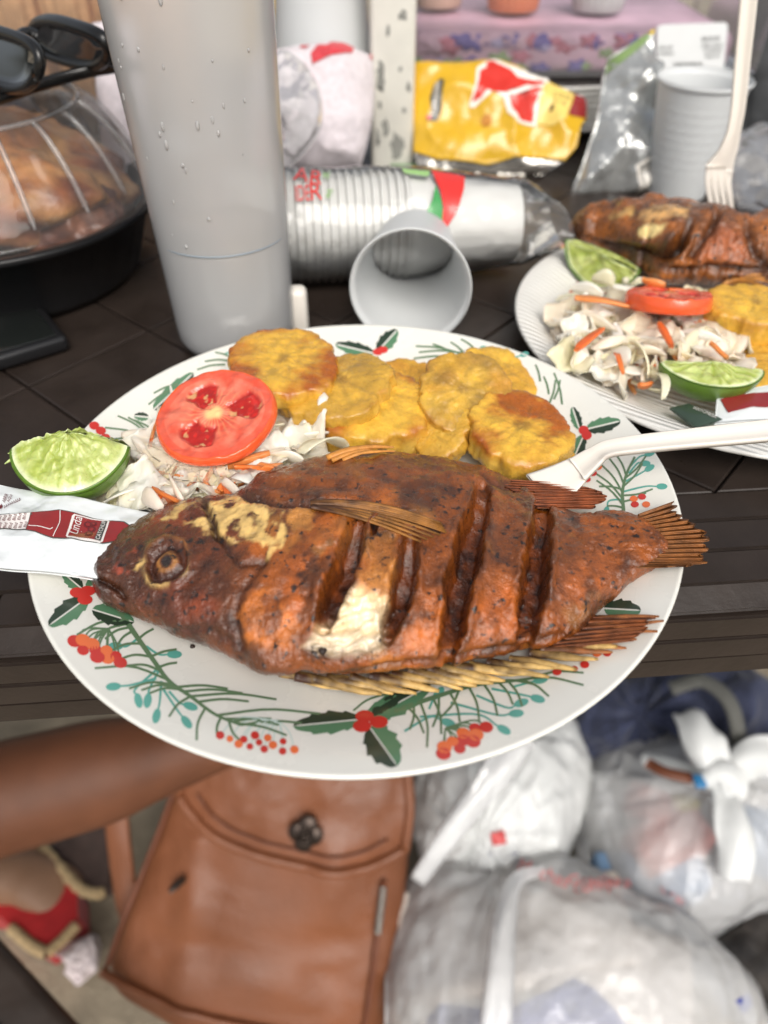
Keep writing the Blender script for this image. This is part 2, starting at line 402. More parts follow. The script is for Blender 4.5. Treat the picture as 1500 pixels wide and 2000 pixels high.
# ------------------------------------------------------------------ the plate with its printed Christmas greenery
M_porc = pm('porcelain', srgb(228, 227, 219), 0.26, 0.035, 24, 0.00015, 60, spec=0.5, coat=0.25, rvar=.14)
PC = np.array([-0.011, 0.2412]); PR = 0.135
def zpl(r):
    r = np.asarray(r, float)
    return 0.0052 + 0.0185 * sstep(0.078, 0.150, r) * 1.0 / float(sstep(0.078, 0.150, 0.135)) * 1.0
def plate():
    pr = [(0.0, 0.0052)] + [(r, float(zpl(r))) for r in np.linspace(0.02, 0.1335, 40)]
    pr += [(0.1345, float(zpl(0.1345)) + .0001), (0.1352, float(zpl(0.135)) - .0008), (0.1348, float(zpl(0.135)) - .002)]
    pr += [(r, float(zpl(r)) - 0.0034) for r in np.linspace(0.132, 0.075, 20)] + [(0.074, 0.0), (0.070, 0.0), (0.068, 0.002), (0.0, 0.002)]
    V, Fc = lathe(pr, 160, (PC[0], PC[1], 0)); return mk('dinner_plate', V, Fc, M_porc, None, label='large white dinner plate printed with holly, pine sprigs and red berries', cat='plate')
PLATE = plate()
def on_plate(V2, eps=0.00012):
    V2 = np.asarray(V2, float); z = np.full(len(V2), 0.012)
    for _ in range(14):
        Q = np.array([P(a, b, c) for (a, b), c in zip(V2, z)]); r = np.hypot(Q[:, 0] - PC[0], Q[:, 1] - PC[1]); z = 0.5 * z + 0.5 * (zpl(np.minimum(r, 0.1345)) + eps)
    Q = np.array([P(a, b, c) for (a, b), c in zip(V2, z)]); return Q
INK = {k: pm('ink_' + k, srgb(*c), 0.25, 0.08, 80, coat=0.25) for k, c in dict(dark=(46, 62, 48), green=(86, 128, 96), stem=(96, 124, 92), teal=(92, 165, 152), red=(198, 54, 48), orange=(228, 112, 62), pale=(196, 214, 208)).items()}
PR_MB = {}
def ink(kind, colr, V, Fc, lift=0):
    V = np.asarray(V, float)
    mk(kind, on_plate(V, 0.00010 + 0.00006 * lift), Fc, INK[colr], PLATE)
def stroke(pts, w, colr='stem', kind='pine_print', w1=None, n=12, lift=0):
    V, Fc = ribbon(spline(pts, n), w, w1); ink(kind, colr, V, Fc, lift)
def blob(c, rx, ry, colr, kind, rot=0.0, lift=2):
    V, Fc = tri2d(disc2(c, rx, ry, 14, rot), 14); ink(kind, colr, V, Fc, lift)
def holly(base, tip, w, dark=1, spikes=4):
    b, t = np.array(base, float), np.array(tip, float); d = t - b; L = np.hypot(*d); d /= L; n = np.array([-d[1], d[0]])
    for sgn, colr in ((1, 'dark' if dark > 0 else 'green'), (-1, 'green' if dark > 0 else 'dark')):
        o = [b + n * sgn * 1.5]; k = spikes * 5
        for i in range(1, k):
            s = i / k; e = math.sin(math.pi * min(1, s * 0.93 + .07)) ** 0.7; f = (i % 5) / 5
            e *= 0.78 + 0.30 * (f ** 1.6)
            o.append(b + d * L * (s + 0.012 * f) + n * sgn * (w * e + 1.5))
        o += [t]; m = [b + d * L * (1 - q) + n * sgn * 1.5 for q in (0.1, 0.4, 0.7)]
        V, Fc = tri2d(o + m, 16); ink('holly_print', colr, V, Fc, 1)
def teal_sprig(pts, w=5, leaf=(15, 8), kind='leaf_print'):
    stroke(pts, w, 'teal', kind, w * .7, lift=0); a, b = np.array(pts[-2], float), np.array(pts[-1], float); d = b - a
    blob(b + d / np.hypot(*d) * leaf[0] * .7, leaf[0], leaf[1], 'teal', kind, math.atan2(d[1], d[0]), 0)
def needle(a, b, bend=0.12, w=5.0, colr='stem'):
    a, b = np.array(a, float), np.array(b, float); d = b - a; n = np.array([-d[1], d[0]])
    stroke([a, (a + b) / 2 + n * bend, b], w, colr, 'pine_print', w * .85, 8, 1)
def umbel(hub, ends, stem_to=None, colr='stem', w=3.5, r=(15, 12), hues=None):
    for i, e in enumerate(ends):
        m = ((hub[0] + e[0]) / 2 + (e[0] - hub[0]) * .18, (hub[1] + e[1]) / 2 - abs(e[0] - hub[0]) * .18)
        stroke([hub, m, e], w, colr, 'berry_print', None, 8, 1)
    for i, e in enumerate(ends):
        q = r[0] * (1, .8, .9)[i % 3]; blob(e, q, q * r[1] / r[0], (hues or 'rro')[i % len(hues or 'rro')] == 'r' and 'red' or 'orange', 'berry_print', 0.2, 2 + i % 2)
# holly at the front, with its three berries
holly((704, 1405), (572, 1418), 23, 1); holly((722, 1420), (776, 1496), 36, 1); holly((726, 1400), (842, 1338), 26, -1); holly((716, 1398), (800, 1345), 14, 1, 3)
for c in ((712, 1399), (707, 1418), (740, 1410)): blob(c, 18, 12, 'red', 'berry_print', 0, 3)
stroke([(690, 1388), (720, 1366), (770, 1352)], 4)
# holly on the left rim
holly((172, 1166), (95, 1222), 22, 1); holly((180, 1190), (262, 1215), 20, 1); holly((160, 1150), (122, 1118), 14, 1); holly((168, 1150), (215, 1130), 18, 1)
for c in ((151, 1157), (171, 1154), (166, 1171)): blob(c, 15, 10, 'red', 'berry_print', 0, 3)
# right and top rims
holly((1146, 838), (1212, 822), 15, 1); holly((1140, 850), (1118, 902), 13, -1); holly((1132, 838), (1118, 795), 10, 1)
for c in ((1140, 840), (1146, 850)): blob(c, 10, 9, 'red', 'berry_print', 0, 3)
holly((738, 686), (776, 644), 16, -1); holly((730, 690), (655, 672), 13, 1)
for c in ((738, 687), (748, 683)): blob(c, 10, 7, 'red', 'berry_print', 0, 3)
holly((300, 800), (378, 728), 15, 1); holly((290, 815), (262, 812), 8, 1); holly((1180, 1188), (1252, 1192), 20, -1)
# long pine sprig, front left
stem = spline([(232, 1190), (262, 1236), (300, 1290), (330, 1330), (372, 1360), (420, 1395), (470, 1416)], 40)
V, Fc = ribbon(stem, 11, 5); ink('pine_print', 'stem', V, Fc, 1)
for i, (k, e) in enumerate([(3, (150, 1240)), (4, (180, 1252)), (5, (205, 1248)), (6, (228, 1262)), (9, (215, 1272)), (12, (232, 1288)), (16, (248, 1300)), (19, (185, 1305)), (21, (252, 1345)), (22, (276, 1348)), (23, (292, 1354)), (26, (330, 1400)), (30, (384, 1446)), (34, (424, 1440)), (36, (470, 1448)),
                            (8, (300, 1228)), (12, (345, 1268)), (15, (346, 1294)), (22, (445, 1345)), (24, (474, 1354)), (26, (540, 1366)), (28, (486, 1370)), (33, (626, 1394)), (35, (545, 1416)), (38, (560, 1436)), (37, (530, 1404)), (39, (590, 1412))]):
    needle(stem[k], e, 0.10 if i < 15 else -0.05, 5.2)
for p in ([(285, 1262), (310, 1278), (330, 1278)], [(305, 1325), (255, 1338), (232, 1340)], [(315, 1300), (265, 1345), (268, 1358)], [(310, 1310), (292, 1345), (290, 1358)], [(315, 1330), (312, 1370), (308, 1388)],
          [(318, 1345), (345, 1385), (358, 1402)], [(330, 1350), (350, 1372), (362, 1376)], [(268, 1248), (248, 1262), (236, 1262)]): teal_sprig(p)
umbel((212, 1228), [(146, 1252), (162, 1270), (188, 1271), (190, 1283), (226, 1281), (235, 1294), (180, 1258), (208, 1270), (210, 1286), (162, 1250)], hues='rrrrrroooo')
# small stemmed berries
umbel((545, 1408), [(430, 1436), (449, 1443), (476, 1444), (498, 1436), (506, 1450), (523, 1441), (533, 1455), (553, 1448), (552, 1467), (575, 1464), (488, 1458), (516, 1463), (466, 1453)], None, 'pale', 2.4, (8.5, 8), 'rorrroorrorro')
# right-hand pine sprig
stem = spline([(770, 1388), (860, 1358), (930, 1338), (1000, 1330), (1060, 1322)], 30); V, Fc = ribbon(stem, 10, 4); ink('pine_print', 'stem', V, Fc, 1)
for i, (k, e) in enumerate([(2, (828, 1432)), (4, (834, 1460)), (6, (862, 1434)), (9, (898, 1410)), (11, (862, 1400)), (13, (936, 1408)), (16, (972, 1398)), (19, (1002, 1376)), (21, (1020, 1380)), (24, (1072, 1360)), (22, (1140, 1338)), (17, (1040, 1336)), (26, (1140, 1314)), (7, (845, 1420)), (3, (800, 1425))]):
    needle(stem[k], e, -0.08, 5.0)
for p in ([(820, 1400), (930, 1395), (975, 1420)], [(880, 1372), (970, 1396), (998, 1394)], [(930, 1358), (990, 1382), (1008, 1376)], [(960, 1345), (1025, 1358), (1040, 1362)], [(790, 1428), (840, 1400), (865, 1408)], [(1000, 1342), (1030, 1334), (1046, 1330)], [(838, 1385), (845, 1368), (850, 1362)]): teal_sprig(p)
umbel((870, 1422), [(866, 1472), (898, 1462), (905, 1446), (924, 1448), (928, 1422), (950, 1420), (868, 1459), (884, 1448), (905, 1432), (930, 1435)], hues='rrrrrroooo')
for c, r, q in (((1166, 1276), 9, 'orange'), ((1186, 1276), 8, 'red'), ((1142, 1298), 9, 'red'), ((1088, 1312), 9, 'red'), ((1122, 1306), 7, 'red')): blob(c, r, r * .8, q, 'berry_print', 0, 3)
# right rim sprig
stem = spline([(1218, 998), (1216, 960), (1224, 925), (1240, 892)], 20); V, Fc = ribbon(stem, 7, 4); ink('pine_print', 'stem', V, Fc, 1)
for k, e in ((2, (1165, 938)), (4, (1160, 922)), (6, (1172, 905)), (9, (1190, 895)), (12, (1205, 890)), (3, (1262, 962)), (5, (1275, 955)), (8, (1255, 905)), (11, (1262, 890)), (1, (1186, 988)), (7, (1170, 950))): needle(stem[k], e, 0.06, 4)
for p in ([(1218, 960), (1260, 950), (1285, 950)], [(1222, 940), (1250, 925), (1262, 918)], [(1228, 925), (1245, 905), (1252, 905)], [(1218, 975), (1190, 978), (1186, 992)], [(1230, 912), (1248, 893), (1262, 888)]): teal_sprig(p, 4, (11, 6))
for c, q in (((1146, 936), 'red'), ((1158, 924), 'red'), ((1238, 974), 'orange'), ((1254, 970), 'red'), ((1240, 985), 'red'), ((1262, 985), 'orange'), ((1168, 912), 'orange')): blob(c, 8, 6, q, 'berry_print', 0, 3)
# far rims
for a, b in (((905, 692), (812, 676)), ((905, 690), (818, 688)), ((900, 700), (808, 700)), ((880, 688), (845, 672)), ((905, 688), (880, 668)), ((930, 684), (900, 662)), ((1055, 745), (1046, 712)), ((1072, 770), (1062, 735)), ((1082, 780), (1094, 742)), ((1098, 790), (1082, 728)), ((1072, 790), (1085, 742))): needle(a, b, 0.05, 4.2)
for p in ([(980, 690), (960, 684), (952, 682)], [(1000, 700), (1012, 696), (1018, 694)], [(440, 690), (470, 686), (482, 684)]): teal_sprig(p, 3.5, (9, 5))
for a, b in (((300, 860), (205, 835)), ((300, 862), (215, 858)), ((290, 850), (230, 812)), ((290, 845), (250, 815)), ((300, 870), (225, 875)), ((310, 850), (262, 820)), ((455, 700), (420, 688)), ((450, 705), (400, 706)), ((440, 712), (385, 722)), ((350, 750), (300, 768)), ((350, 755), (290, 790))): needle(a, b, 0.06, 4)
for c in ((184, 831), (197, 841), (206, 855)): blob(c, 10, 8, 'red', 'berry_print', 0, 3)

# ------------------------------------------------------------------ fried fish
def fish_skin(name, bump=0.00065, bs=520, rough=0.34):
    m = pm(name, (1, 1, 1), rough, 0.50, 150, bump, bs, spec=0.38, coat=0.75, attr='Col', rvar=0.2)
    # burnt flecks in the crust
    t = m.node_tree; N, Lk = t.nodes.new, t.links.new; b = t.nodes['Principled BSDF']
    src = b.inputs['Base Color'].links[0].from_socket
    tc = N('ShaderNodeTexCoord'); n = N('ShaderNodeTexNoise'); n.inputs['Scale'].default_value = 330; n.inputs['Detail'].default_value = 3
    Lk(tc.outputs['Object'], n.inputs['Vector']); r = N('ShaderNodeValToRGB'); r.color_ramp.elements[0].position = 0.60; r.color_ramp.elements[1].position = 0.69
    n2 = N('ShaderNodeTexNoise'); n2.inputs['Scale'].default_value = 45; Lk(tc.outputs['Object'], n2.inputs['Vector'])
    ad = N('ShaderNodeMath'); ad.operation = 'MULTIPLY_ADD'; ad.inputs[1].default_value = 0.22; Lk(n2.outputs['Fac'], ad.inputs[0]); 
    sb = N('ShaderNodeMath'); sb.operation = 'SUBTRACT'; Lk(n.outputs['Fac'], ad.inputs[2]); Lk(ad.outputs[0], sb.inputs[0]); sb.inputs[1].default_value = 0.11
    Lk(sb.outputs[0], r.inputs[0])
    old = b.inputs['Normal'].links[0].from_socket; n4 = N('ShaderNodeTexNoise'); n4.inputs['Scale'].default_value = 1500; n4.inputs['Detail'].default_value = 3; Lk(tc.outputs['Object'], n4.inputs['Vector'])
    b4 = N('ShaderNodeBump'); b4.inputs['Distance'].default_value = 0.00035; Lk(n4.outputs['Fac'], b4.inputs['Height']); Lk(old, b4.inputs['Normal']); Lk(b4.outputs[0], b.inputs['Normal']); Lk(old, b.inputs['Coat Normal']); b.inputs['Coat Roughness'].default_value = .05
    mx = N('ShaderNodeMix'); mx.data_type = 'RGBA'; bw = N('ShaderNodeRGBToBW'); Lk(src, bw.inputs[0]); mr = N('ShaderNodeMapRange'); mr.inputs['From Min'].default_value = .30; mr.inputs['From Max'].default_value = .48; mr.inputs['To Min'].default_value = 1.0; mr.inputs['To Max'].default_value = 0.0; Lk(bw.outputs[0], mr.inputs['Value']); ml = N('ShaderNodeMath'); ml.operation = 'MULTIPLY'; Lk(r.outputs[0], ml.inputs[0]); Lk(mr.outputs[0], ml.inputs[1]); ms = N('ShaderNodeMath'); ms.operation = 'MULTIPLY_ADD'; ms.inputs[1].default_value = .8; ms.inputs[2].default_value = .2; Lk(mr.outputs[0], ms.inputs[0]); Lk(ms.outputs[0], b4.inputs['Strength']); Lk(ms.outputs[0], old.node.inputs['Strength']); Lk(ml.outputs[0], mx.inputs[0]); Lk(src, mx.inputs[6]); mx.inputs[7].default_value = (0.016, 0.007, 0.004, 1)
    Lk(mx.outputs[2], b.inputs['Base Color']); return m
M_skin = fish_skin('fried_skin')
M_fin = pm('fried_fin', (1, 1, 1), 0.45, 0.5, 160, 0.0004, 800, spec=0.45, attr='Col', coat=0.1)
C_OR, C_BR, C_DK, C_HEAD = (np.array(srgb(*c)) for c in ((150, 77, 17), (98, 50, 15), (42, 21, 10), (84, 42, 17)))
C_GOLD, C_GOLD2, C_FLESH, C_RUST = (np.array(srgb(*c)) for c in ((216, 178, 108), (190, 128, 58), (226, 204, 170), (142, 62, 28)))
FISH = thing('fried_fish', 'whole fried fish with slashed brown sides lying across the holly plate', 'fried fish', (PC[0], PC[1], 0.006))
def fish_body():
    xs = np.concatenate([np.linspace(177.5, 200, 22), np.linspace(202, 1300, 440)])
    far = interp([(177, 1126), (181, 1108), (187, 1090), (211, 1060), (245, 1034), (293, 1008), (341, 985), (393, 974), (440, 967), (478, 964), (490, 950), (500, 934), (520, 922), (566, 909), (600, 902), (627, 892), (700, 886), (770, 884), (866, 899), (952, 919), (1011, 948), (1060, 980), (1123, 1000), (1170, 998), (1217, 996), (1263, 1012), (1290, 1046), (1300, 1068)], xs)
    near = interp([(177, 1130), (182, 1156), (206, 1186), (250, 1206), (293, 1224), (358, 1253), (427, 1278), (470, 1300), (488, 1310), (518, 1322), (583, 1320), (650, 1328), (737, 1322), (870, 1306), (977, 1284), (1083, 1257), (1137, 1230), (1185, 1182), (1222, 1150), (1291, 1102), (1300, 1088)], xs)
    far = smooth1(far, 7, 2); near = smooth1(near, 7, 2); far[0] = 1124; near[0] = 1131
    jit = fbm(np.stack([xs / 28, 0 * xs, 0 * xs], 1), 1, 4, 5); near = near + jit * 3.5; far = far + fbm(np.stack([xs / 24, 0 * xs + 7, 0 * xs], 1), 1, 4, 8) * 2.5
    T = interp([(177, .0018), (182, .0045), (200, .0075), (260, .0115), (350, .0150), (500, .0180), (650, .0190), (850, .0175), (1000, .0142), (1120, .0105), (1220, .0080), (1280, .0055), (1300, .0035)], xs)
    zb = interp([(177, .0160), (230, .0105), (330, .0072), (450, .0065), (1000, .0065), (1200, .0105), (1300, .0190)], xs)
    V, Nn, st = lens_body(xs, far, near, zb, T, 170, 26, -22, 205)
    S = V.shape[:2]; top = (st > -0.35)[None, :] * np.ones(S, bool)
    px, py = proj(V)
    disp = np.zeros(S)
    big = fbm(V, 55, 3, 2); mid = fbm(V, 190, 4, 4); fine = fbm(V, 620, 3, 6)
    head = sstep(520, 430, px + (py - 1100) * 0.18)
    disp += 0.0010 * big * (1 - .4 * head) + 0.00042 * mid + 0.00030 * fine
    blister = np.maximum(0, vn(V * 135, 12) - 0.12); disp += 0.0015 * blister * (1 - head) * sstep(480, 560, px)
    # ---- colours of the crust
    k = np.clip(0.5 + 0.55 * fbm(V, 42, 4, 21) , 0, 1)[..., None]
    colr = C_BR * (1 - k) + C_OR * k
    k2 = sstep(0.05, 0.75, fbm(V, 120, 4, 33))[..., None]; colr = lerp(colr, C_DK * 1.5, 0.7 * k2)
    k3 = sstep(0.25, 0.8, fbm(V, 75, 3, 51))[..., None]; colr = lerp(colr, C_GOLD2, 0.35 * k3)
    hd = C_HEAD * (0.75 + 0.5 * np.clip(.5 + fbm(V, 90, 4, 61), 0, 1))[..., None]; hd = lerp(hd, C_RUST, (0.55 * sstep(0, .7, fbm(V, 48, 3, 64)))[..., None])
    colr = lerp(colr, hd, head[..., None])
    belly = sstep(960, 880, py - (px - 700) * 0.03)[..., None]; colr = lerp(colr, C_BR * 1.15, 0.5 * belly)
    def paint(poly, w, cc, amt=1.0, ns=160, th=-.4, dz=0.0):
        nonlocal colr, disp
        a = poly_soft(px + 7 * fbm(V, 260, 3, 71), py + 7 * fbm(V, 260, 3, 72), poly, w) * top
        a2 = (a * amt * sstep(th, th + .5, fbm(V, ns, 3, int(ns))))[..., None]; colr = lerp(colr, np.array(cc), a2); disp += dz * a
    # gill plate and forehead: pale bare bone
    paint([(293, 1013), (341, 985), (393, 974), (408, 990), (421, 1040), (400, 1036), (350, 1012)], 5, C_GOLD, .95)
    paint([(406, 984), (440, 968), (508, 974), (548, 1000), (556, 1050), (530, 1090), (520, 1084), (527, 1066), (497, 1056), (455, 1058), (424, 1038)], 5, C_GOLD * 1.05, 1.0, 200, -.55, .0006)
    paint([(455, 1058), (497, 1050), (520, 1066), (505, 1085), (470, 1078)], 6, C_OR * 1.3, .6)
    paint([(250, 1108), (276, 1082), (290, 1074), (286, 1098), (270, 1112)], 4, C_GOLD, .85)
    paint([(224, 1120), (230, 1092), (262, 1076), (280, 1084), (250, 1110), (240, 1125)], 5, np.array(srgb(178, 74, 44)), .8)
    paint([(560, 1000), (610, 985), (640, 1000), (610, 1030), (565, 1035)], 6, C_GOLD2 * 1.15, .7)
    # bright orange lobe behind the jaw, and flanks between cuts with the light painted in
    paint([(458, 1215), (470, 1175), (510, 1150), (560, 1165), (585, 1220), (560, 1265), (480, 1262)], 16, np.array(srgb(200, 112, 38)), .75)
    paint([(560, 1100), (640, 1040), (672, 1040), (640, 1110), (610, 1190), (570, 1210), (545, 1170)], 16, np.array(srgb(196, 102, 36)), .7)
    paint([(690, 1130), (760, 1090), (780, 1130), (760, 1180), (700, 1170)], 14, np.array(srgb(214, 140, 66)), .8)
    paint([(800, 1180), (860, 1150), (880, 1230), (850, 1275), (790, 1280)], 18, np.array(srgb(198, 106, 36)), .7)
    paint([(930, 1180), (1000, 1130), (1015, 1230), (930, 1255)], 18, np.array(srgb(192, 100, 38)), .55)
    paint([(1080, 1120), (1180, 1080), (1190, 1150), (1110, 1210)], 20, np.array(srgb(186, 98, 38)), .5)
    paint([(700, 1150), (757, 1170), (752, 1240), (740, 1274), (648, 1281), (590, 1266), (628, 1216), (660, 1170)], 13, C_FLESH * np.array([1, .93, .80]), 1.0, 220, -1.2, -.0022)
    paint([(680, 1190), (745, 1180), (742, 1222), (680, 1228)], 9, C_FLESH * 1.12, 1.0, 220, -1.2)
    fl = poly_soft(px, py, [(700, 1150), (757, 1170), (752, 1240), (740, 1274), (648, 1281), (590, 1266), (628, 1216), (660, 1170)], 8)
    flake = np.abs(np.sin((px * .25 + py * .97) * 0.16 + 2.5 * fbm(V, 120, 3, 90))) ; disp += fl * 0.0017 * (flake - .4); colr = lerp(colr, np.array(srgb(196, 168, 126)), (fl * .5 * sstep(.35, .05, flake))[..., None])
    gr = poly_soft(px, py, [(600, 1240), (745, 1238), (740, 1276), (648, 1282), (590, 1266)], 9); colr = lerp(colr, np.array(srgb(214, 200, 178)), (0.55 * gr * fl)[..., None])
    # ---- the slashes, cut open with raised dark lips
    for pl, w, dep in ([[(704, 1008), (682, 1080), (652, 1150), (628, 1225)], 25, .0110], [[(800, 1050), (795, 1110), (775, 1180), (757, 1248)], 23, .0105],
                       [[(942, 952), (922, 1040), (898, 1140), (872, 1285)], 27, .0120], [[(1060, 982), (1052, 1060), (1042, 1150), (1024, 1268)], 26, .0110], [[(742, 1000), (735, 1020), (728, 1045)], 8, .003]):
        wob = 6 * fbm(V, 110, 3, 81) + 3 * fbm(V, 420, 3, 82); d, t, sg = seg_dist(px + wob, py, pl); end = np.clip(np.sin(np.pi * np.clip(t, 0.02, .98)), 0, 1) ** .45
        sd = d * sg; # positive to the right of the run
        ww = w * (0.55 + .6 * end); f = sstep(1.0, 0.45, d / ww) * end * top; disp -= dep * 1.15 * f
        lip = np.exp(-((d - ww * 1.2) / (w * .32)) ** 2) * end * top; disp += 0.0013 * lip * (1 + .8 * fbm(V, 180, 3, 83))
        cc = lerp(np.array(srgb(112, 54, 18)), np.array(srgb(48, 22, 11)), (f * sstep(-.3, .5, fbm(V, 150, 3, 84)))[..., None]); colr = lerp(colr, cc, (0.95 * sstep(0.15, .85, f))[..., None])  # shade inside each cut is painted in as dark brown
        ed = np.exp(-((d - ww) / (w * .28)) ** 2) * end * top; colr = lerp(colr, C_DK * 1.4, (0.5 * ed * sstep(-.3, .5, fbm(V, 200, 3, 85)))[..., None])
    # ---- creases: gill edge, jaw, mouth, flap, fin root
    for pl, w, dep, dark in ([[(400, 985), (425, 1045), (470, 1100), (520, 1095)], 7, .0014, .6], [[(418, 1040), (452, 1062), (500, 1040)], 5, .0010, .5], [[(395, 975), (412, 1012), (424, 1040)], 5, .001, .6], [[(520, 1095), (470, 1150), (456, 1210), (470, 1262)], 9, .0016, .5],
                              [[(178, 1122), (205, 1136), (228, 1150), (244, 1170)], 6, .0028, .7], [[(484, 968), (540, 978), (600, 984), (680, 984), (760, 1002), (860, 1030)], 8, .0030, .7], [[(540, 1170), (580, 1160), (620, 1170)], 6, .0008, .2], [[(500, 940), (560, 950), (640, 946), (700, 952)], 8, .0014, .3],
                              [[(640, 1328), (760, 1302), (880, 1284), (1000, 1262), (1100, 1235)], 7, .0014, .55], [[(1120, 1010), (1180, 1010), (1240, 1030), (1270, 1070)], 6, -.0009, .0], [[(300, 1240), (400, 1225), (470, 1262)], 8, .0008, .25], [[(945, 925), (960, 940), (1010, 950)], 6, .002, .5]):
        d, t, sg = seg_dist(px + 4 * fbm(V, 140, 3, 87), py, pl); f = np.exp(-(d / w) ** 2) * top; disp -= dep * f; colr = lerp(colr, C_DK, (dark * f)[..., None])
    # ---- eye: sunken ring round a dull bead
    ex, ey = (px - 326), (py - 1098) * 1.06; re = np.hypot(ex, ey) * (1 + .10 * np.sin(2 * np.arctan2(ey, ex) + .6)) + 5.0 * fbm(V, 170, 3, 95)
    disp += top * (-.0016 * np.exp(-((re - 31) / 8) ** 2) + .0012 * np.exp(-((re - 46) / 7) ** 2) + .0012 * np.exp(-(re / 20) ** 2) - .001 * np.exp(-(re / 8) ** 2))
    for r0, r1, cc, am in ((0, 46, np.array(srgb(86, 44, 24)), .8), (13, 20, C_GOLD2, .6), (0, 10, np.array(srgb(34, 26, 22)), .95), (24, 34, np.array(srgb(48, 26, 16)), .6)):
        a = sstep(r0 - 3, r0 + 3, re) * sstep(r1 + 3, r1 - 3, re) * top * am if r0 else sstep(r1 + 3, r1 - 3, re) * top * am; colr = lerp(colr, cc, a[..., None])
    a = np.exp(-((re - 48) / 5) ** 2) * sstep(-5, 30, ey) * top; colr = lerp(colr, C_GOLD, (0.65 * a * sstep(-.5, .3, fbm(V, 150, 3, 97)))[..., None]); disp += .0006 * a
    a = np.exp(-((re - 47) / 4) ** 2) * sstep(5, -30, ey) * top; colr = lerp(colr, C_GOLD2, (0.25 * a)[..., None])
    # lips darker
    a = sstep(222, 190, px) * top; colr = lerp(colr, C_DK * 1.2, (0.6 * a)[..., None])
    V2 = V + Nn * (disp * np.clip(st + .9, 0, 1)[None, :])[..., None]
    r = np.hypot(V2[..., 0] - PC[0], V2[..., 1] - PC[1]); V2[..., 2] = np.maximum(V2[..., 2], zpl(np.minimum(r, .135)) + 0.0004)
    nx, nth = S; Fc = gridf(nx, nth, wv=True); n0 = nx * nth
    Fc += [tuple(range(nth))[::-1], tuple(range((nx - 1) * nth, nx * nth))]
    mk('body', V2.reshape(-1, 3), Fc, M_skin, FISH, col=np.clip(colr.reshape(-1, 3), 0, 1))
    sel = (st > 0.0); return V2[:, sel], proj(V2[:, sel])
FB, (FBX, FBY) = fish_body()
def on_fish(px, py, lift=0.0008):
    i = np.argmin((FBX - px) ** 2 + (FBY - py) ** 2); q = FB.reshape(-1, 3)[i]; return P(px, py, q[2] + lift) if (FBX.ravel()[i] - px) ** 2 + (FBY.ravel()[i] - py) ** 2 < 200 else None
def grad_col(n, seg, a, b, seed):
    t = np.repeat(np.linspace(0, 1, n), seg); k = np.clip(t * 1.25 + 0.5 * vn(np.stack([t * 9, np.arange(n * seg) % seg * .5, t * 0 + seed], 1), seed), 0, 1)[:, None]; return np.array(a) * (1 - k) + np.array(b) * k
def spine(b, t, zb_, zt, rad=0.00135, name='fin_spine', c0=C_DK * 1.6, c1=C_GOLD * .92, sag=0.0, blunt=.3):
    zt = max(zt, on_plate([t])[0][2] + 0.0028); zb_ = max(zb_, on_plate([b])[0][2] + 0.002); a, e = P(b[0], b[1], zb_), P(t[0], t[1], zt); n = 14; s = np.linspace(0, 1, n)[:, None]; pth = a + (e - a) * s; pth[:, 2] += sag * np.sin(s[:, 0] * math.pi)
    pth += 0.0005 * np.stack([vn(np.stack([s[:, 0] * 3, s[:, 0] * 0 + b[0], s[:, 0] * 0 + q], 1), 5) for q in (1, 2, 3)], 1)
    rd = rad * (1 - (1 - blunt) * s[:, 0] ** 2.2) * (1 + .15 * vn(np.stack([s[:, 0] * 8, s[:, 0] * 0, s[:, 0] * 0 + b[1]], 1), 3))
    V, Fc = tube(pth, rd, 8, 0.7); mk(name, V, Fc, M_fin, FISH, col=grad_col(n, 8, c0, c1, int(b[0])))
for i, (b, t) in enumerate([((545, 1312), (668, 1345)), ((575, 1318), (712, 1350)), ((610, 1322), (748, 1357)), ((640, 1322), (770, 1354)), ((683, 1323), (811, 1354)), ((721, 1319), (859, 1347)), ((763, 1315), (905, 1343)), ((800, 1310), (930, 1338)), ((833, 1308), (961, 1338)), ((860, 1306), (985, 1330)), ((918, 1298), (1073, 1323)), ((890, 1302), (1030, 1318)), ((950, 1292), (1085, 1308)), ((993, 1287), (1126, 1305)), ((1038, 1274), (1169, 1290)), ((1068, 1264), (1206, 1262))]):
    spine(b, t, 0.0150, float(zpl(.1)) + 0.003 + 0.001 * (i % 3), 0.00185 + .0003 * (i % 2))
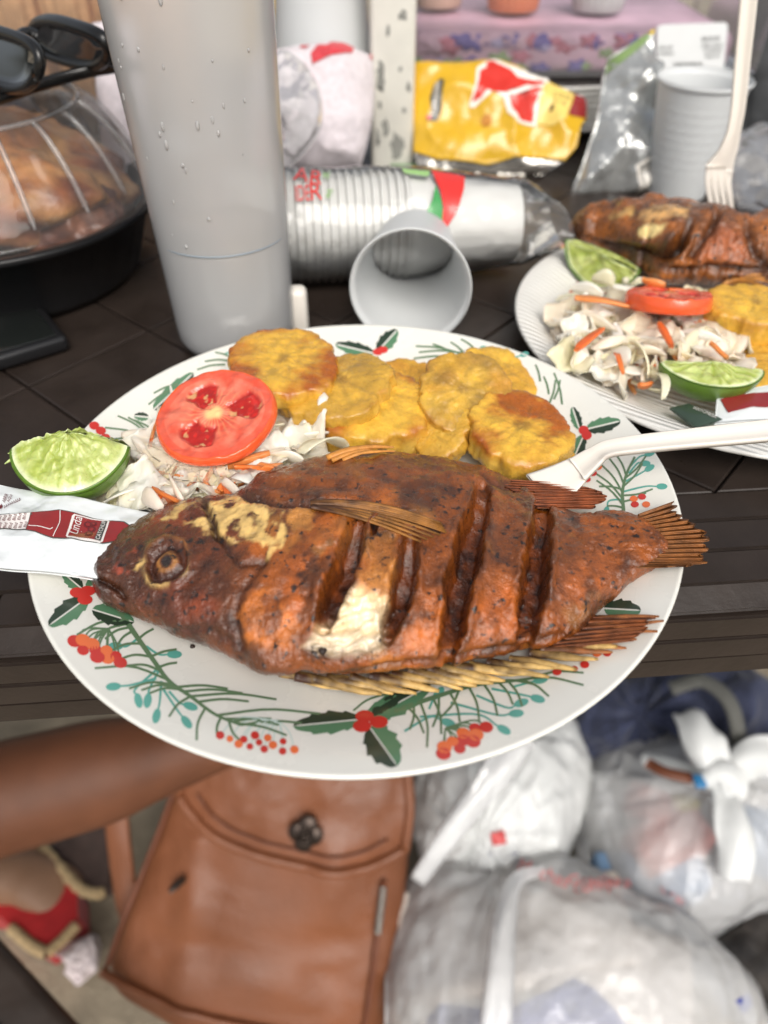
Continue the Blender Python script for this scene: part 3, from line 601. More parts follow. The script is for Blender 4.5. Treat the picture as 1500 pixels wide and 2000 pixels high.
def web(name, A, B, n, zA, zB, seed, ncr=9, amp=0.0007, jag=10, c0=C_BR, c1=C_DK * 1.8, th=0.0008, freq=None):
    """finny sheet between a root line A and an edge line B (photo px): corrugated by its rays, torn at the edge"""
    m = 26; a, b = spline(A, n * 6), spline(B, n * 6); N = n * 6; rr = np.random.default_rng(seed); tear = rr.uniform(-1, .35, n * 2 + 2)
    V = np.zeros((N, m, 3)); cc = np.zeros((N, m, 3))
    for i in range(N):
        s = i / (N - 1); tr = np.interp(s * (n * 2 + 1), np.arange(n * 2 + 2), tear) * jag
        d = b[i] - a[i]; L = np.hypot(*d); e = b[i] + d / (L + 1e-9) * tr; ph = math.sin(s * n * 2 * math.pi)
        for j in range(m):
            u = j / (m - 1); q = a[i] + (e - a[i]) * u; z = zA + (zB - zA) * u + amp * ph * (0.5 + .8 * u)
            V[i, j] = P(q[0], q[1], z); cc[i, j] = lerp(np.array(c0), np.array(c1), np.clip(0.5 - .5 * ph + .15 * math.sin(13 * u + i), 0, 1))
    U = V.copy(); U[..., 2] -= th; Fc = gridf(N, m); k = N * m
    Fc = Fc + [tuple(q + k for q in f[::-1]) for f in Fc]
    rim = [i * m for i in range(N)] + [(N - 1) * m + j for j in range(1, m)] + [i * m + m - 1 for i in range(N - 2, -1, -1)] + [j for j in range(m - 2, 0, -1)]
    Fc += [(rim[i], rim[(i + 1) % len(rim)], rim[(i + 1) % len(rim)] + k, rim[i] + k) for i in range(len(rim))]
    mk(name, np.vstack([V.reshape(-1, 3), U.reshape(-1, 3)]), Fc, M_fin, FISH, col=np.vstack([cc.reshape(-1, 3)] * 2))
web('tail_fin', [(1246, 1004), (1268, 1028), (1282, 1060), (1268, 1094), (1240, 1108)], [(1312, 980), (1338, 1010), (1376, 1040), (1380, 1072), (1372, 1100), (1300, 1106)], 17, .0250, .0285, 4, amp=.0010, jag=20, c0=np.array(srgb(146, 92, 44)), c1=np.array(srgb(54, 28, 15)))
web('anal_fin', [(960, 935), (1000, 958), (1050, 990)], [(1106, 942), (1184, 964), (1160, 992)], 9, .0290, .0220, 6, amp=.0009, jag=8, c0=np.array(srgb(150, 82, 46)), c1=np.array(srgb(80, 40, 26)))
web('dorsal_fin', [(1070, 1266), (1110, 1240), (1150, 1205)], [(1236, 1250), (1262, 1226), (1280, 1206)], 6, .0185, .0262, 9, amp=.0008, jag=14, c0=np.array(srgb(150, 86, 46)), c1=np.array(srgb(72, 36, 22)))
for b, t in (((1120, 1236), (1286, 1233)), ((1137, 1222), (1299, 1215)), ((1150, 1208), (1290, 1205)), ((1100, 1246), (1242, 1252)), ((1130, 1229), (1262, 1224)), ((1085, 1256), (1225, 1262)), ((1060, 1266), (1196, 1274))): spine(b, t, .0175, .0215, .0015, 'fin_ray', C_DK * 1.6, np.array(srgb(168, 104, 56)))
for i in range(9):   # pectoral fin spread over the flank
    s = i / 8; a = (606 + 4 * s, 980 + 10 * s); e = (892 - 60 * abs(s - .5) - 40 * s, 1022 + 36 * s); L = []
    for u in np.linspace(0, 1, 14):
        q = np.array(a) * (1 - u) + np.array(e) * u; q[1] -= 16 * math.sin(u * math.pi) * (1 - .5 * s)
        w = on_fish(q[0], q[1], 0.0); L.append(P(q[0], q[1], (w[2] if w is not None else .045)))
    L = np.array(L); zz = smooth1(L[:, 2], 5, 3) + 0.0018
    L = np.array([P(*[v for v in np.array(proj(p))], z) for p, z in zip(L, zz)])
    V, Fc = tube(L, np.linspace(.0011, .0005, 14), 6, .6); mk('pectoral_ray', V, Fc, M_fin, FISH, col=grad_col(14, 6, C_DK * 1.8, C_GOLD2 * .62, i))
for b, t, rd in (((636, 893), (770, 873), .0017), ((650, 897), (745, 881), .0012), ((668, 897), (772, 880), .001)): spine(b, t, .040, .037, rd, 'pelvic_ray', C_GOLD2 * .9, C_GOLD2 * 1.1, .002)
# crumbs of burnt crust dropped on the plate rim
for c, r in (((376, 1263), 5), ((630, 1272), 7)):
    q = on_plate([c])[0] if c[1] < 1265 else on_fish(*c); bm = bmesh.new(); bmesh.ops.create_icosphere(bm, subdivisions=2, radius=r * .0002)
    V = np.array([v.co[:] for v in bm.verts]); V = V * (1 + .35 * vn(V * 1500, 3))[:, None] + q; Fc = [tuple(v.index for v in f.verts) for f in bm.faces]; bm.free()
    mk('burnt_crumb', V, Fc, pm('burnt', (.02, .01, .006), .6, .3, 200), None, label='black crumb of burnt crust on the white plate below the jaw' if c[1] < 1265 else 'black crumb of burnt crust at the edge of the bared white flesh', cat='crumb')
# ------------------------------------------------------------------ plantains, tomato, lime, slaw
M_plant = pm('plantain', (1, 1, 1), 0.32, 0.2, 170, 0.0006, 420, spec=0.5, attr='Col', coat=0.2, sss=0.12, rvar=0.15, sssr=0.003)
Y_BR, Y_MID, Y_OLV, Y_BRN, Y_PAL = (np.array(srgb(*c)) for c in ((228, 182, 68), (208, 158, 54), (142, 112, 56), (166, 90, 28), (240, 208, 116)))
def tostone(c, rpx, z, th, nrm, label, brown=0.4, olive=0.0, seed=1, ry=1.0, rot=0.0, lobes=0.10, group='fried plantain slices on the holly plate', pal=None, core=True):
    """flattened fried plantain: c = pixel of its top centre, z its height, rpx its radius in pixels"""
    C = P(c[0], c[1], z); R = rpx * depth(C) / F_PX; n = np.array(nrm, float); n /= np.linalg.norm(n)
    x = np.array([1.0, 0, 0]); x -= n * (x @ n); x /= np.linalg.norm(x); y = np.cross(n, x)
    X, Yv = x * math.cos(rot) + y * math.sin(rot), -x * math.sin(rot) + y * math.cos(rot)
    nr, na = 44, 150; prof = []
    for i in range(nr):   # top centre -> rim -> underside centre
        s = i / (nr - 1)
        if s < .62: q = s / .62; prof.append((q ** .8 * .965, 0.0 if q < .85 else -0.06 * ((q - .85) / .15) ** 2))
        elif s < .80: a = (s - .62) / .18 * math.pi; prof.append((.965 + .035 * math.sin(a) * 1.0, -.06 - .88 * (1 - math.cos(a)) / 2))
        else: q = (s - .80) / .2; prof.append((.965 * (1 - q), -.94 - .06 * min(1, q * 5)))
    A = np.linspace(0, 2 * math.pi, na, endpoint=False); V = np.zeros((nr, na, 3)); col = np.zeros((nr, na, 3))
    ca = np.stack([np.cos(A), np.sin(A), 0 * A], 1); outl = 1 + lobes * fbm(ca * 1.3 + seed * 7, 1, 3, seed) + .05 * fbm(ca * 6 + seed * 3, 1, 3, seed + 5) - .10 * np.maximum(0, vn(ca * 3.2 + seed, seed + 2) - .35)
    for i, (r, h) in enumerate(prof):
        loc = np.stack([r * np.cos(A) * outl, r * np.sin(A) * outl * ry, 0 * A + h * th / R], 1); q = loc + seed * 3.1
        dz = 0.06 * fbm(q, 1.8, 3, seed) + 0.028 * fbm(q, 7, 3, seed + 1) + 0.02 * fbm(q, 20, 2, seed + 2); top = sstep(-.5, -.02, h)
        dome = .06 * (1 - r * r) * top
        side = 0.045 * fbm(q, 5, 3, seed + 3) * (1 - top)
        V[i] = C + R * ((loc[:, :1] * (1 + side[:, None])) * X + (loc[:, 1:2] * (1 + side[:, None])) * Yv) + n * ((h * th) + (dz + dome) * R * .45 * (1 if h > -.5 else .5))[:, None]
        t1 = np.clip(.6 + .4 * fbm(q, 2.2, 4, seed + 11), 0, 1)[:, None]; cc = Y_MID * (1 - t1) + Y_BR * t1
        bz = np.clip(sstep(-.35, .9, .8 * fbm(q, 1.6, 5, seed + 13) + .55 * (r - .45)) * brown * 1.5 * top, 0, 1)[:, None]; cc = lerp(cc, Y_BRN, bz)
        if olive: cc = lerp(cc, Y_OLV * (0.8 + .35 * t1), np.clip(olive * (0.55 + .45 * fbm(q, 3, 3, seed + 15)), 0, 1)[:, None])
        st = np.clip(np.cos(A * 9 + 4 * fbm(q, 2, 2, seed + 17)) , 0, 1) * sstep(.12, .35, r) * sstep(.8, .45, r) * top * .28; cc = lerp(cc, Y_OLV * .7, st[:, None])
        if core: cc = lerp(cc, np.array(srgb(96, 62, 34)), (sstep(.22, .02, r + .10 * fbm(q, 6, 3, seed + 19)) * top * .6)[:, None])
        edge = sstep(.90, .97, r) * top * .35; cc = lerp(cc, Y_BRN * .9, (edge * sstep(-.2, .6, fbm(q, 4, 2, seed + 23)))[:, None])
        cc = lerp(cc, Y_PAL, (np.clip(1 - top, 0, 1) * .3 * sstep(-.1, .6, fbm(q, 4, 3, seed + 21)))[:, None])
        if pal is not None: cc = cc * np.array(pal)
        col[i] = cc
    Fc = gridf(nr, na, wv=True, flip=True)
    return mk('plantain_slice', V.reshape(-1, 3), Fc, M_plant, None, label=label, cat='plantain', group=group, col=np.clip(col.reshape(-1, 3), 0, 1))
U0 = (0, 0, 1)
tostone((1055, 885), 70, .0160, .009, (0.1, -.15, 1), 'golden plantain slice at the bottom of the pile, peeking out under the brown-topped one', .1, .15, 18, .8)
tostone((800, 745), 66, .0185, .011, (.2, -.25, 1), 'plantain slice mostly hidden between the thick yellow slice and the dark olive one', .3, .0, 24, 1.0)
tostone((962, 738), 96, .0215, .012, (.12, -.18, 1), 'bright yellow fried plantain slice at the back right, behind the dark olive one', .2, .0, 31, 1.0)
tostone((848, 838), 66, .0220, .010, (-.35, -.35, 1), 'small olive-yellow plantain piece standing between the thick yellow slice and the round brown-topped one', .1, .35, 42, 1.0, 0, .18, core=False)
tostone((734, 778), 116, .0280, .018, (.02, -.10, 1), 'thick yellow fried plantain slice with a browned top, right above the fish fin', .65, .0, 51, .98)
tostone((658, 745), 121, .0340, .009, (-.10, -.06, 1), 'olive-brown ridged plantain slice lying across the thick yellow slice', .15, .55, 62, .86, .3)
tostone((554, 698), 113, .0405, .011, (.03, -.04, 1), 'golden-orange fried plantain slice topmost at the back left, beside the tomato', .95, .0, 73, .98)
tostone((906, 758), 97, .0330, .008, (.02, -.42, 1), 'dark olive fried plantain slice with a mottled centre leaning on the bright yellow one', .3, .85, 84, 1.0)
tostone((1022, 832), 109, .0285, .014, (.05, -.14, 1), 'round brown-topped plantain slice at the right of the pile, nearest the fork', .95, .0, 95, .98)

M_tom = pm('tomato_flesh', (1, 1, 1), 0.22, 0.12, 160, 0.0003, 260, spec=0.5, attr='Col', coat=0.35, sss=0.25, sssr=0.004)
def tomato(c, rpx, z, th, nrm, label, seed=3, rot=0.0):
    C = P(c[0], c[1], z); R = rpx * depth(C) / F_PX; n = np.array(nrm, float); n /= np.linalg.norm(n)
    x = np.array([1.0, 0, 0]); x -= n * (x @ n); x /= np.linalg.norm(x); y = np.cross(n, x)
    nr, na = 70, 200; A = np.linspace(0, 2 * math.pi, na, endpoint=False); V = np.zeros((nr, na, 3)); col = np.zeros((nr, na, 3))
    red, pink, deep, core, skin = (np.array(srgb(*q)) for q in ((220, 84, 60), (230, 130, 104), (186, 38, 30), (240, 205, 140), (230, 92, 42)))
    ca = np.stack([np.cos(A), np.sin(A), 0 * A], 1); outl = 1 + .018 * vn(ca * 2 + seed, seed)
    for i in range(nr):
        s = i / (nr - 1)
        if s < .74: r, h = s / .74, 0.0
        elif s < .88: q = (s - .74) / .14; r, h = 1 + .035 * math.sin(q * math.pi), -q
        else: q = (s - .88) / .12; r, h = 1 - q, -1.0
        loc = np.stack([r * np.cos(A) * outl, r * np.sin(A) * outl, 0 * A], 1); wn = .06 * fbm(loc * 3 + seed, 1, 3, 4)
        # three seed chambers
        ang = (A + rot) % (2 * math.pi); best = np.zeros(na)
        for a0, hw, r0, r1 in ((0.62, .66, .24, .80), (2.45, .62, .24, .76), (4.62, .84, .28, .74)):
            da = np.abs((ang - a0 + math.pi) % (2 * math.pi) - math.pi); e = sstep(1.0, .72, da / hw + wn * 4.0) * sstep(r0 - .03, r0 + .05, r + wn * .6) * sstep(r1 + .04, r1 - .05, r - wn * .5 + .18 * (da / hw) ** 2); best = np.maximum(best, e)
        cc = lerp(red, pink, np.clip(.5 + .5 * fbm(loc * 6, 1, 3, 7) - .0, 0, 1)[:, None] * (1 if r < .86 else .35))
        rad = np.abs(np.sin(ang * 13 + 3 * wn * 10)) ** 6 * sstep(.75, .3, r); cc = lerp(cc, core * .95, (.22 * rad * (1 - best))[:, None])
        cc = lerp(cc, core, (sstep(.20, .06, r + wn) * .95)[:, None] * np.ones((na, 1)))
        sd = sstep(.25, .6, fbm(loc * 14 + 5, 1, 2, 13)); cc = lerp(cc, deep * (0.85 + .3 * sd[:, None]), best[:, None])
        cc = lerp(cc, core * .9, (best * sstep(.35, .75, fbm(loc * 9 + 9, 1, 3, 19)) * .6)[:, None])
        if h < 0 or r > .965: cc = lerp(cc, skin, .85)
        V[i] = C + R * (loc[:, :1] * x + loc[:, 1:2] * y) + n * (h * th - best * .0013 * (h == 0) + (.0006 * fbm(loc * 7, 1, 3, 3) if h == 0 else 0) * np.ones(na))[:, None]
        col[i] = cc
    return mk('tomato_slice', V.reshape(-1, 3), gridf(nr, na, wv=True, flip=True), M_tom, None, label=label, cat='tomato', col=np.clip(col.reshape(-1, 3), 0, 1))
tomato((419, 806), 116, .0400, .0055, (-.10, -.22, 1), 'round red tomato slice lying on top of the slaw beside the plantains', 3, .35)

M_cab = pm('cabbage', (1, 1, 1), 0.38, 0.04, 120, 0.0003, 160, spec=0.5, attr='Col', coat=0.1, sss=0.6, sssr=0.008, sssc=(1, .92, .8))
CAB = [np.array(srgb(*q)) for q in ((250, 236, 206), (252, 243, 222), (247, 226, 200), (252, 244, 226), (240, 230, 188))]
CAR = [np.array(srgb(*q)) for q in ((238, 122, 56), (230, 104, 46), (240, 140, 76))]
def shred(parent, p, L, w, th, azi, pit, curl, col, name, rr, twist=0.0):
    n = 12; d = np.array([math.cos(azi) * math.cos(pit), math.sin(azi) * math.cos(pit), math.sin(pit)]); s0 = np.cross(d, [0, 0, 1]); s0 /= np.linalg.norm(s0); u0 = np.cross(s0, d)
    V = []; pos = np.array(p, float) - d * L / 2; bend = 0.0; ph = rr.uniform(0, 6); step = L / (n - 1)
    for i in range(n):
        t = i / (n - 1); bend = curl * (t - .5) * 2 + .25 * math.sin(ph + t * 5); dd = d * math.cos(bend) + u0 * math.sin(bend) * .7 + s0 * math.sin(bend * .8 + ph) * .35; dd /= np.linalg.norm(dd); pos = pos + dd * step
        tw = twist * (t - .5) + ph * .3; sd = s0 * math.cos(tw) + u0 * math.sin(tw); up = np.cross(sd, dd); ww = w * (0.22 + .78 * math.sin(math.pi * min(.97, .06 + t * .9)) ** .7) * (1 + .10 * math.sin(ph + t * 7)); tt = th
        for a, b in ((-1, -1), (-.35, -.75), (.35, -1.0), (1, -.6), (1, .7), (.3, 1.1), (-.4, .8), (-1, 1)): V.append(pos + sd * ww * a / 2 + up * tt * (b / 2 + .45 * abs(a) * (1 if int(ph * 7) % 2 else -1)))
    V = np.array(V); V[:, 2] = np.maximum(V[:, 2], .0075); V = under_tomato(V, parent); Fc = gridf(n, 8, wv=True) + [tuple(range(8))[::-1], tuple(range((n - 1) * 8, n * 8))]
    k = (.97 + .08 * vn(V * 260, 3))[:, None]
    mk(name, V, Fc, M_cab, parent, col=np.clip(np.array(col) * k, 0, 1))
TOM = P(419, 806, .0400)
def under_tomato(V, parent):
    if parent.name == 'coleslaw':
        dx, dy = V[:, 0] - TOM[0], V[:, 1] - TOM[1]; lim = TOM[2] - .0075 + .10 * dx + .22 * dy
        V[:, 2] = np.where(np.hypot(dx, dy) < .0345, np.minimum(V[:, 2], np.maximum(lim, .0078)), V[:, 2])
    return V
def leaf_piece(parent, c, z, L, Wd, azi, tilt, fold, rr, col, name='cabbage_piece', th=.0011):
    """crinkled cut piece of cabbage leaf"""
    n, m = 18, 14; C = P(c[0], c[1], z); sd = rr.randint(0, 999); U = np.zeros((n, m, 3)); ca, sa = math.cos(azi), math.sin(azi)
    for i in range(n):
        for j in range(m):
            a = i / (n - 1) * 2 - 1; b = j / (m - 1) * 2 - 1; q = np.array([a * 1.2, b * 1.2, sd * .37]); e = 1 + .22 * float(vn(np.array([a * 2.2, b * 2.2, sd * 1.0]), 3))
            xx, yy = a * L / 2 * e, b * Wd / 2 * e; zz = fold * (abs(b + .25 * a) ** 1.3 - .4) * Wd * .5 + .22 * Wd * float(fbm(q, 1.1, 3, 5)) - .12 * L * a * a
            ct, stt = math.cos(tilt), math.sin(tilt); yy, zz = yy * ct - zz * stt, yy * stt + zz * ct
            U[i, j] = C + np.array([xx * ca - yy * sa, xx * sa + yy * ca, zz])
    nn = np.cross(np.gradient(U, axis=0), np.gradient(U, axis=1)); nn /= np.linalg.norm(nn, axis=2)[..., None] + 1e-12; B = U - nn * th; k = n * m
    Fc = gridf(n, m); Fc = Fc + [tuple(q + k for q in f[::-1]) for f in Fc]
    rim = [i * m for i in range(n)] + [(n - 1) * m + j for j in range(1, m)] + [i * m + m - 1 for i in range(n - 2, -1, -1)] + [j for j in range(m - 2, 0, -1)]
    Fc += [(rim[i], rim[(i + 1) % len(rim)], rim[(i + 1) % len(rim)] + k, rim[i] + k) for i in range(len(rim))]
    V = np.vstack([U.reshape(-1, 3), B.reshape(-1, 3)]); V[:, 2] = np.maximum(V[:, 2], .007); V = under_tomato(V, parent)
    cc = np.array(col) * (.97 + .08 * np.clip(fbm(V, 200, 3, sd), -1, 1))[:, None]; cc = lerp(cc, np.array(srgb(226, 214, 160)), (sstep(.1, .7, fbm(V, 120, 2, sd + 1)) * .35)[:, None]); cc[:, 2] *= .97
    mk(name, V, Fc, M_cab, parent, col=np.clip(cc, 0, 1))
def slaw(name, label, poly, zfun, n, seed, carrot=.25, scale=1.0, lmin=.012, lmax=.026):
    x0, x1 = min(p[0] for p in poly), max(p[0] for p in poly); y0, y1 = min(p[1] for p in poly), max(p[1] for p in poly); rr = random.Random(seed)
    cx, cy = (x0 + x1) / 2, (y0 + y1) / 2; root = thing(name, label, 'slaw', P(cx, cy, .007)); k = 0
    while k < n:
        x, y = rr.uniform(x0, x1), rr.uniform(y0, y1)
        if not in_poly(np.array([x]), np.array([y]), poly)[0]: continue
        z = zfun(x, y, rr); c = rr.random() < carrot
        if c: shred(root, P(x, y, z), rr.uniform(lmin, lmax) * scale, rr.uniform(.0020, .0034), .0012, rr.uniform(0, 6.28), rr.uniform(-.22, .22), rr.uniform(-.9, .9), rr.choice(CAR), 'carrot_shred', rr, rr.uniform(-.8, .8))
        else: shred(root, P(x, y, z), rr.uniform(lmin, lmax) * scale, rr.uniform(.004, .0095), .0011, rr.uniform(0, 6.28), rr.uniform(-.30, .30), rr.uniform(-1.3, 1.3), rr.choice(CAB), 'cabbage_shred', rr, rr.uniform(-1.6, 1.6))
        k += 1
    return root, rr
SL, rr = slaw('coleslaw', 'shredded cabbage and carrot slaw heaped under the tomato slice beside the fish head', [(225, 985), (218, 940), (285, 810), (330, 780), (420, 880), (545, 830), (615, 850), (618, 882), (560, 905), (490, 950), (330, 990)], lambda x, y, r: .011 + r.random() * .014 + .005 * (300 < x < 560), 100, 12, .22, 1.0, .014, .032)
for c, z, L, Wd, a, t, f, q in (((285, 945), .026, .021, .020, .3, .5, .35, 1), ((300, 850), .026, .015, .026, -.5, .4, .6, 3), ((335, 905), .026, .018, .022, -.9, .5, .6, 3), ((395, 930), .027, .020, .018, .1, .6, .8, 1), ((262, 960), .019, .016, .014, .9, .4, .5, 4), ((232, 955), .018, .022, .016, .5, .5, .6, 2), ((300, 965), .020, .020, .015, -.3, .5, .7, 3), ((330, 870), .028, .024, .018, -1.0, .4, .5, 1), ((470, 940), .022, .022, .014, .2, .5, .6, 3), ((415, 950), .024, .020, .014, -.4, .6, .6, 4), ((580, 875), .022, .022, .014, .7, .4, .7, 1), ((590, 836), .022, .014, .028, -.35, .5, .7, 3), ((600, 866), .020, .013, .024, -.25, .5, .6, 1), ((560, 815), .020, .012, .026, .6, .2, .6, 2), ((530, 880), .026, .016, .014, .4, .5, .9, 3), ((500, 905), .024, .018, .014, -.2, .4, .9, 3), ((455, 925), .024, .020, .012, .4, .3, .7, 1), ((240, 900), .018, .018, .009, .1, .3, .6, 2), ((370, 955), .020, .016, .014, .2, .6, .5, 0)):
    leaf_piece(SL, c, min(z + .002, .031), L * 1.15, Wd * 1.15, a, t * .55, f * .8, rr, CAB[q])
for a, b, z, w in (((430, 915), (470, 960), .0285, .0045), ((450, 905), (530, 930), .029, .004), ((480, 925), (440, 965), .0275, .005), ((500, 900), (545, 915), .029, .004), ((410, 950), (450, 970), .026, .005), ((360, 925), (405, 940), .030, .004), ((330, 955), (300, 985), .026, .005), ((270, 915), (312, 1000), .0300, .0046), ((318, 800), (300, 830), .030, .006), ((410, 905), (520, 905), .030, .0055), ((440, 940), (500, 925), .0275, .0065), ((385, 965), (470, 968), .022, .006), ((235, 930), (262, 985), .018, .004), ((270, 850), (285, 875), .020, .004), ((355, 940), (330, 985), .022, .004)):
    A, B = P(*a, z), P(*b, z - .001); shred(SL, (A + B) / 2, np.linalg.norm(B - A), w, .0020, math.atan2(B[1] - A[1], B[0] - A[0]), 0.05, .15, CAR[int(a[0]) % 3], 'carrot_shred', rr, .4)

M_pulp = pm('lime_pulp', (1, 1, 1), 0.24, 0.15, 150, 0.0006, 500, spec=0.55, attr='Col', coat=0.4, sss=0.35, sssr=0.005)
M_rind = pm('lime_rind', srgb(90, 122, 40), 0.32, 0.3, 120, 0.00025, 900, spec=0.5, coat=0.2)
def lime(c, z, R, yaw, roll, label, span=2.0, squeezed=0.0, seed=2, bow=0.0, elong=1.25, pitch=0.0, rind=None, pal=1.0):
    """wedge of a lime: parts rind and pulp. long axis local x; the wedge's edge is up before roll"""
    C = P(c[0], c[1], z); root = thing('lime_wedge', label, 'lime', C)
    Rm = np.array((Matrix.Rotation(yaw, 3, 'Z') @ Matrix.Rotation(pitch, 3, 'Y') @ Matrix.Rotation(roll, 3, 'X')))
    na, nb = 48, 40; T = np.linspace(0.02, math.pi - .02, na); B = np.linspace(-span / 2, span / 2, nb)
    def sh(t, b, r): return np.stack([elong * R * r * np.cos(t) * (1 + .06 * np.cos(t) ** 8), R * r * np.sin(t) * np.sin(b), -R * r * np.sin(t) * np.cos(b) + R * .42], -1)
    Tg, Bg = np.meshgrid(T, B, indexing='ij'); V = sh(Tg, Bg, 1.0); V = V * (1 + .015 * fbm(V, 90, 3, seed))[..., None]; I = sh(Tg, Bg, .93); k = na * nb
    Fc = gridf(na, nb); Fc = Fc + [tuple(q + k for q in f[::-1]) for f in Fc]
    rim = [i * nb for i in range(na)] + [(na - 1) * nb + j for j in range(1, nb)] + [i * nb + nb - 1 for i in range(na - 2, -1, -1)] + [j for j in range(nb - 2, 0, -1)]
    Fc += [(rim[i], rim[(i + 1) % len(rim)], rim[(i + 1) % len(rim)] + k, rim[i] + k) for i in range(len(rim))]
    W3 = np.vstack([V.reshape(-1, 3), I.reshape(-1, 3)]) @ Rm.T + C; mk('rind', W3, Fc, rind or M_rind, root)
    mb = MB()
    for sg in (-1, 1):   # two cut faces
        rr = np.linspace(0, .955, 30); Tf, Rf = np.meshgrid(T, rr, indexing='ij'); Vf = sh(Tf, np.full(Tf.shape, sg * span / 2), Rf)
        tx = np.stack([np.cos(Tf) * Rf * 2.2, np.sin(Tf) * Rf * 2.2, 0 * Tf + sg + seed], -1); fib = fbm(np.stack([Tf * 9, Rf * 2.2, 0 * Tf + seed + sg], -1), 1, 4, seed)
        nrm = np.array([0, sg * math.cos(span / 2), math.sin(span / 2)]); dsp = (.0006 * fib + .0010 * fbm(tx, 2, 3, seed + 3)) * sstep(.97, .85, Rf) - squeezed * .02 * R * np.sin(Tf) * sstep(1.0, .4, Rf) * sstep(0, .3, Rf)
        if squeezed: dsp = dsp + squeezed * .0010 * fbm(tx * 2.2, 3, 3, seed + 7) * sstep(.96, .8, Rf)
        Vf = Vf + nrm * dsp[..., None]
        Vf[..., 2] += bow * R * (1 - Rf ** 2)
        g1, g2, wh = (np.array(srgb(*q)) for q in ((160, 174, 78), (192, 202, 124), (218, 224, 176)))
        cc = lerp(g1, g2, np.clip(.5 + .8 * fib, 0, 1)[..., None]); cc = lerp(cc, wh, (sstep(.86, .93, Rf) * .95)[..., None]); cc = lerp(cc, wh, (np.abs(np.sin(Tf * 3.0)) < .07)[..., None] * .5 * np.ones(cc.shape)); cc = cc * pal
        mb.add(Vf.reshape(-1, 3) @ Rm.T + C, gridf(na, 30), np.clip(cc.reshape(-1, 3), 0, 1))
    mb.build('pulp', M_pulp, root)
    if squeezed:   # torn pulp vesicles sticking out at the squeezed end
        r2 = random.Random(seed)
        for i in range(34):
            t = r2.uniform(2.1, 3.0); b = r2.uniform(-span / 2, span / 2); q0 = sh(np.array(t), np.array(b), r2.uniform(.45, .85)); d = np.array([-1, r2.uniform(-.7, .7), r2.uniform(-.5, .6)]); d /= np.linalg.norm(d); L = r2.uniform(.004, .0085)
            pth = np.array([q0 + d * L * s + np.array([0, 0, -.0012]) * s * s for s in np.linspace(-.4, 1, 7)]); Vv, Fv = tube(pth @ Rm.T + C, .0009 * np.array([.6, 1, 1.25, 1.3, 1.1, .7, .2]), 6)
            mk('vesicle', Vv, Fv, M_pulp, root, col=np.array(srgb(196, 210, 130)) * r2.uniform(.85, 1.1))
lime((146, 915), .0300, .0235, .10, -.25, 'squeezed lime wedge with ragged pulp on the left rim of the holly plate', 2.0, 1.0, 4, .30, .98, 0.05)

# ------------------------------------------------------------------ ketchup packet under the fish's head
M_pack = pm('packet_film', srgb(226, 230, 230), 0.2, 0.03, 40, 0.0004, 90, spec=0.6, coat=0.5)
M_mar = pm('ink_maroon', srgb(142, 44, 44), 0.25, 0.08, 120, coat=0.3); M_wht = pm('ink_white', srgb(228, 222, 218), 0.3, 0.03); M_gry = pm('ink_grey', srgb(74, 76, 72), 0.3, 0.05); M_drk = pm('ink_darkred', srgb(104, 38, 40), 0.3, 0.05)
KP = Pillow(P(-6, 950, .0300), P(330, 1008, .0250), P(300, 1142, .0220), P(-70, 1110, .0290), .0050, .0010, 60, 5, 120, 80, ridge=1.0)
V, Fc = KP.mesh(); KET = mk('sauce_packet', V, Fc, M_pack, None, label='white ketchup packet printed with a red bottle, tucked under the fish head', cat='sauce packet')
def kp(poly, mat, name, eps=.00025, me=9):
    V2, Fc = tri2d(poly, me); mk(name, KP.on(V2, eps), Fc, mat, KET)
kp([(2, 1014), (22, 1013), (24, 1015), (70, 1016), (120, 1013), (150, 1016), (215, 1026), (246, 1030), (262, 1040), (236, 1072), (205, 1079), (190, 1078), (150, 1072), (110, 1069), (55, 1051), (16, 1046), (2, 1048)], M_gry, 'printed_outline', .00022)
kp([(68, 1017), (120, 1015), (150, 1018), (215, 1028), (244, 1032), (259, 1041), (234, 1070), (205, 1077), (190, 1076), (150, 1070), (110, 1067), (57, 1050)], M_mar, 'printed_bottle', .00034)
kp([(2, 1016), (21, 1015), (23, 1017), (66, 1018), (56, 1049), (15, 1044), (2, 1046)], M_wht, 'printed_cap', .00034)
for (px_, py_) in [(x + 2 * k, 1018 + 16 * k) for x in range(4, 60, 10) for k in (0, 1)]:
    Vt, Ft = text_px('Bld', (px_ + 1, py_ + 12), (px_ + 4, py_ + 1), 6, .5); mk('cap_print', KP.on(Vt, .0005), Ft, M_drk, KET)
kp([(150, 1020), (215, 1027), (217, 1030), (206, 1075), (200, 1079), (138, 1069), (135, 1065), (146, 1024)], M_wht, 'label_border', .0005)
kp([(152, 1023), (213, 1030), (202, 1075), (139, 1066)], M_mar, 'label_panel', .00065)
kp([(202, 1029), (213, 1030), (202, 1076), (190, 1073)], M_gry, 'label_band', .0008)
for q in (((176, 1038), 8), ((183, 1048), 8), ((178, 1058), 8), ((187, 1036), 6)): kp(disc2(q[0], q[1], q[1] * .85), M_drk, 'printed_tomato', .0008); kp(disc2(q[0], q[1] * .55, q[1] * .45), M_mar, 'printed_tomato', .00095)
Vt, Ft = text_px('CATCHUP', (200, 1074), (211, 1031), 8, .5); mk('lettering', KP.on(Vt, .001), Ft, M_wht, KET)
Vt, Ft = text_px('Linda', (157, 1062), (166, 1027), 17, .5); Vt[:, 1] += 0; mk('lettering', KP.on(Vt, .001), Ft, M_wht, KET)
